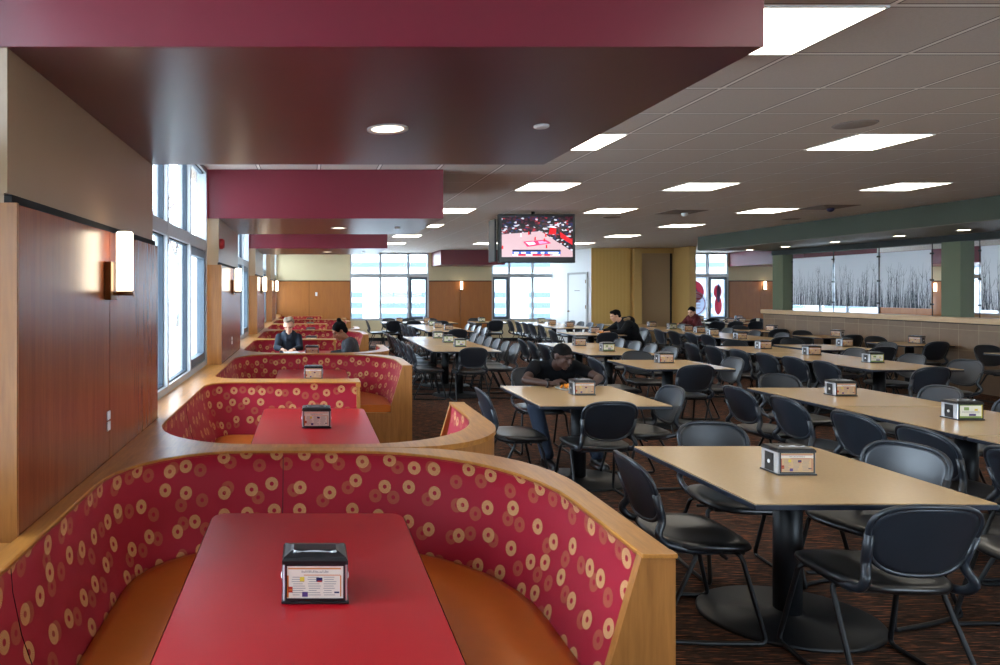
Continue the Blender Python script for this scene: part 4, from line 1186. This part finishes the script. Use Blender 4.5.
s_ = MB(); s_.cap(L_(6.62, 13.9, .92), L_(6.82, 13.9, .50), .17, .18); s_.cap(L_(6.60, 13.70, .93), L_(6.60, 14.10, .93), .095, .095); s_.ell(L_(6.72, 13.9, .80), (.16, .22, .2))
for s, hy in ((-1, 13.72), (1, 14.02)):
    S = L_(6.58, 13.9+s*.20, .93); E = L_(6.40, 13.9+s*.30, .78); W_ = L_(6.23, hy, .78); s_.cap(S, E, .08, .062); s_.cap(E, W_, .062, .045)
remesh(s_.build('jacket', M['jacket'], t), .012, 4)
f_ = MB()
for i in range(14):
    a = PI*i/13; f_.ell(L_(6.56+.10*math.sin(a), 13.9+.13*math.cos(a), 1.03+.02*math.sin(a)), (.045, .04, .035))
remesh(f_.build('hood_fur', M['fur'], t), .012, 1)
f_ = MB(); f_.ell(L_(6.70, 13.9, 1.0), (.10, .14, .10)); f_.build('hood', M['jacket'], t)
j = MB()
for s in (-1, 1):
    j.cap(L_(6.78, 13.9+s*.1, .52), L_(6.35, 13.9+s*.13, .50), .10, .075); j.cap(L_(6.35, 13.9+s*.13, .50), L_(6.38, 13.9+s*.13, .10), .075, .06)
remesh(j.build('trousers', M['denim'], t), .013, 3)
for s in (-1, 1):
    k = MB(); k.cap(L_(6.38, 13.9+s*.13, .05), L_(6.22, 13.9+s*.13, .035), .045, .035); k.build('shoe', M['black'], t)
t2 = thing('food_tray', 'tray with yellow food before the man in the hooded jacket', 'tray', (6.12, 13.75, TT))
box(-.12, .12, -.16, .10, 0, .012, bev=.005).build('tray_base', M['plate'], t2)
fd = MB()
for i in range(8): fd.ell((rr.uniform(-.08, .08), rr.uniform(-.1, .05), .03), (.03, .025, .02))
fd.build('food', M['food'], t2)

# blond woman in navy, on the divider bench of the fourth booth
t = thing('person', 'short-haired blond woman in a navy top looking down in the fourth booth', 'person', (-.29, 10.1, 0))
T0 = Vector((-.29, 10.1, 0)); b = MB()
hc = L_(-.285, 9.96, 1.10); hrot = Euler((-.42, 0, PI-.12), 'XYZ')
P = head_parts(b, hc, hrot, .90)
b.cap(L_(-.29, 10.06, .98), hc+V(0, .02, -.04), .048, .045); b.cap(L_(-.29, 10.10, .86), L_(-.29, 10.16, .55), .11, .12)
for s in (-1, 1):
    S = L_(-.29+s*.145, 10.08, .925); E = L_(-.29+s*.175, 9.92, .77); W_ = L_(-.29+s*.08, 9.73, .765)
    b.cap(S, E, .045, .036); b.cap(E, W_, .034, .024); hand(b, W_, (-s*.4, -1, 0), (0, 0, 1), -s, .5, .0075)
    b.cap(L_(-.29+s*.09, 10.12, .53), L_(-.29+s*.10, 9.78, .52), .075, .055); b.cap(L_(-.29+s*.10, 9.78, .50), L_(-.29+s*.10, 9.78, .06), .05, .035)
remesh(b.build('body', M['skin_light'], t), .008, 3); eyes(t, P, hrot, M['hair_blond'])
A = hrot.to_matrix()
hb = MB(); hb.ell(hc+A @ V(0, -.035, .045), (.080, .095, .080), hrot).ell(hc+A @ V(.02, .025, .098), (.058, .050, .026), hrot).ell(hc+A @ V(-.025, -.01, .11), (.045, .05, .035), hrot).ell(hc+A @ V(.04, .0, .11), (.03, .04, .03), hrot)
hb.ell(hc+A @ V(0, -.07, -.01), (.065, .04, .07), hrot)
remesh(hb.build('hair', M['hair_blond'], t), .009, 1)
s_ = MB(); s_.cap(L_(-.29, 10.11, .90), L_(-.29, 10.18, .50), .145, .15); s_.cap(L_(-.29-.13, 10.09, .92), L_(-.29+.13, 10.09, .92), .065, .065)
for s in (-1, 1):
    S = L_(-.29+s*.145, 10.08, .925); E = L_(-.29+s*.175, 9.92, .775); W_ = L_(-.29+s*.10, 9.77, .772); s_.cap(S, E, .058, .048); s_.cap(E, W_, .05, .036)
    s_.cap(L_(-.29+s*.065, 10.05, 1.0), L_(-.29+s*.02, 9.965, .90), .03, .03)
remesh(s_.build('navy_top', M['navy'], t), .010, 3)
j = MB()
for s in (-1, 1):
    j.cap(L_(-.29+s*.09, 10.14, .54), L_(-.29+s*.10, 9.78, .535), .09, .065); j.cap(L_(-.29+s*.10, 9.78, .50), L_(-.29+s*.10, 9.78, .08), .06, .045)
remesh(j.build('trousers', M['black'], t), .013, 3)
for i, (x, y, rz, lab) in enumerate([(-.24, 9.5, .2, 'white papers in front of the blond woman'), (-.02, 9.42, -.3, 'white sheets right of the booth napkin dispenser')]):
    p = MB()
    for q in range(3): p.box(-.10+q*.006, .11+q*.006, -.14, .14, q*.002, q*.002+.0015)
    o = p.build('paper_stack', M['paper']); o.location = (x, y, .742); o.rotation_euler = (0, 0, rz); o['label'] = lab; o['category'] = 'papers'

# woman with the top knot, on the aisle bench of the fourth booth
t = thing('person', 'woman with a dark top knot and grey sweater bending over the booth table', 'person', (.60, 8.92, 0))
T0 = Vector((.60, 8.92, 0)); b = MB()
hc = L_(.42, 8.92, 1.085); hrot = Euler((-.60, 0, PI/2+.25), 'XYZ')
P = head_parts(b, hc, hrot, .92)
b.cap(L_(.52, 8.92, .97), hc+V(.025, 0, -.03), .046, .044); b.cap(L_(.58, 8.92, .87), L_(.64, 8.92, .55), .10, .12)
for s in (-1, 1):
    S = L_(.56, 8.92+s*.14, .92); E = L_(.49, 8.92+s*.18, .78); W_ = L_(.30, 8.92+s*.10, .768)
    b.cap(S, E, .045, .036); b.cap(E, W_, .034, .024); hand(b, W_, (-1, -.3*s, 0), (0, 0, 1), s, .5, .0075)
    b.cap(L_(.66, 8.92+s*.09, .54), L_(.32, 8.92+s*.10, .52), .075, .055); b.cap(L_(.32, 8.92+s*.10, .50), L_(.32, 8.92+s*.10, .06), .05, .035)
remesh(b.build('body', M['skin_mid'], t), .008, 3); eyes(t, P, hrot)
A = hrot.to_matrix()
hb = MB(); hb.ell(hc+A @ V(0, -.025, .040), (.084, .102, .088), hrot).ell(hc+A @ V(0, -.075, .125), (.034, .034, .034), hrot).ell(hc+A @ V(0, -.06, .10), (.04, .04, .03), hrot).ell(hc+A @ V(0, -.07, -.02), (.06, .045, .06), hrot)
remesh(hb.build('hair', M['hair_black'], t), .009, 1)
s_ = MB(); s_.cap(L_(.56, 8.92, .89), L_(.62, 8.92, .50), .12, .14); s_.cap(L_(.545, 8.92-.12, .93), L_(.545, 8.92+.12, .93), .070, .070)
for s in (-1, 1):
    S = L_(.56, 8.92+s*.14, .92); E = L_(.49, 8.92+s*.18, .785); W_ = L_(.33, 8.92+s*.12, .775); s_.cap(S, E, .058, .048); s_.cap(E, W_, .05, .036)
remesh(s_.build('grey_sweater', M['grey_knit'], t), .010, 3)
j = MB()
for s in (-1, 1):
    j.cap(L_(.68, 8.92+s*.09, .55), L_(.32, 8.92+s*.10, .535), .09, .065); j.cap(L_(.32, 8.92+s*.10, .50), L_(.32, 8.92+s*.10, .08), .06, .045)
remesh(j.build('trousers', M['denim'], t), .013, 3)

# far person in dark red
t = thing('person', 'distant person in dark red beside the tan wing wall', 'person', (9.65, 16.9, 0))
T0 = Vector((9.65, 16.9, 0)); b = MB(); hc = L_(9.66, 16.8, 1.09); hrot = Euler((-.4, 0, PI/2+.5), 'XYZ')
P = head_parts(b, hc, hrot); b.cap(L_(9.72, 16.85, .98), hc, .055, .05); b.cap(L_(9.74, 16.85, .9), L_(9.84, 16.9, .52), .12, .13)
for s in (-1, 1):
    S = L_(9.72, 16.85+s*.18, .93); E = L_(9.60, 16.85+s*.25, .76); W_ = L_(9.42, 16.85+s*.1, .78)
    b.cap(S, E, .05, .038); b.cap(E, W_, .036, .026); hand(b, W_, (-1, 0, .1), (0, 0, 1), s)
    b.cap(L_(9.8, 16.9+s*.09, .52), L_(9.4, 16.9+s*.1, .5), .08, .06); b.cap(L_(9.4, 16.9+s*.1, .5), L_(9.42, 16.9+s*.1, .06), .055, .04)
remesh(b.build('body', M['skin_light'], t), .010, 2); eyes(t, P, hrot)
A = hrot.to_matrix(); hb = MB(); hb.ell(hc+A @ V(0, -.03, .045), (.085, .10, .09), hrot); hb.build('hair', M['hair_black'], t)
s_ = MB(); s_.cap(L_(9.75, 16.85, .9), L_(9.86, 16.9, .5), .155, .16); s_.cap(L_(9.72, 16.70, .93), L_(9.72, 17.0, .93), .085, .085)
for s in (-1, 1): s_.cap(L_(9.72, 16.85+s*.18, .93), L_(9.60, 16.85+s*.25, .77), .07, .055); s_.cap(L_(9.60, 16.85+s*.25, .77), L_(9.45, 16.85+s*.1, .78), .05, .04)
remesh(s_.build('red_top', M['dkred'], t), .012, 3)
j = MB()
for s in (-1, 1): j.cap(L_(9.8, 16.9+s*.09, .53), L_(9.4, 16.9+s*.1, .5), .095, .07); j.cap(L_(9.4, 16.9+s*.1, .5), L_(9.42, 16.9+s*.1, .08), .07, .055)
remesh(j.build('trousers', M['black'], t), .013, 2)
chair(9.98, 16.95, 'W', 'charcoal chair under the distant person in dark red', False)
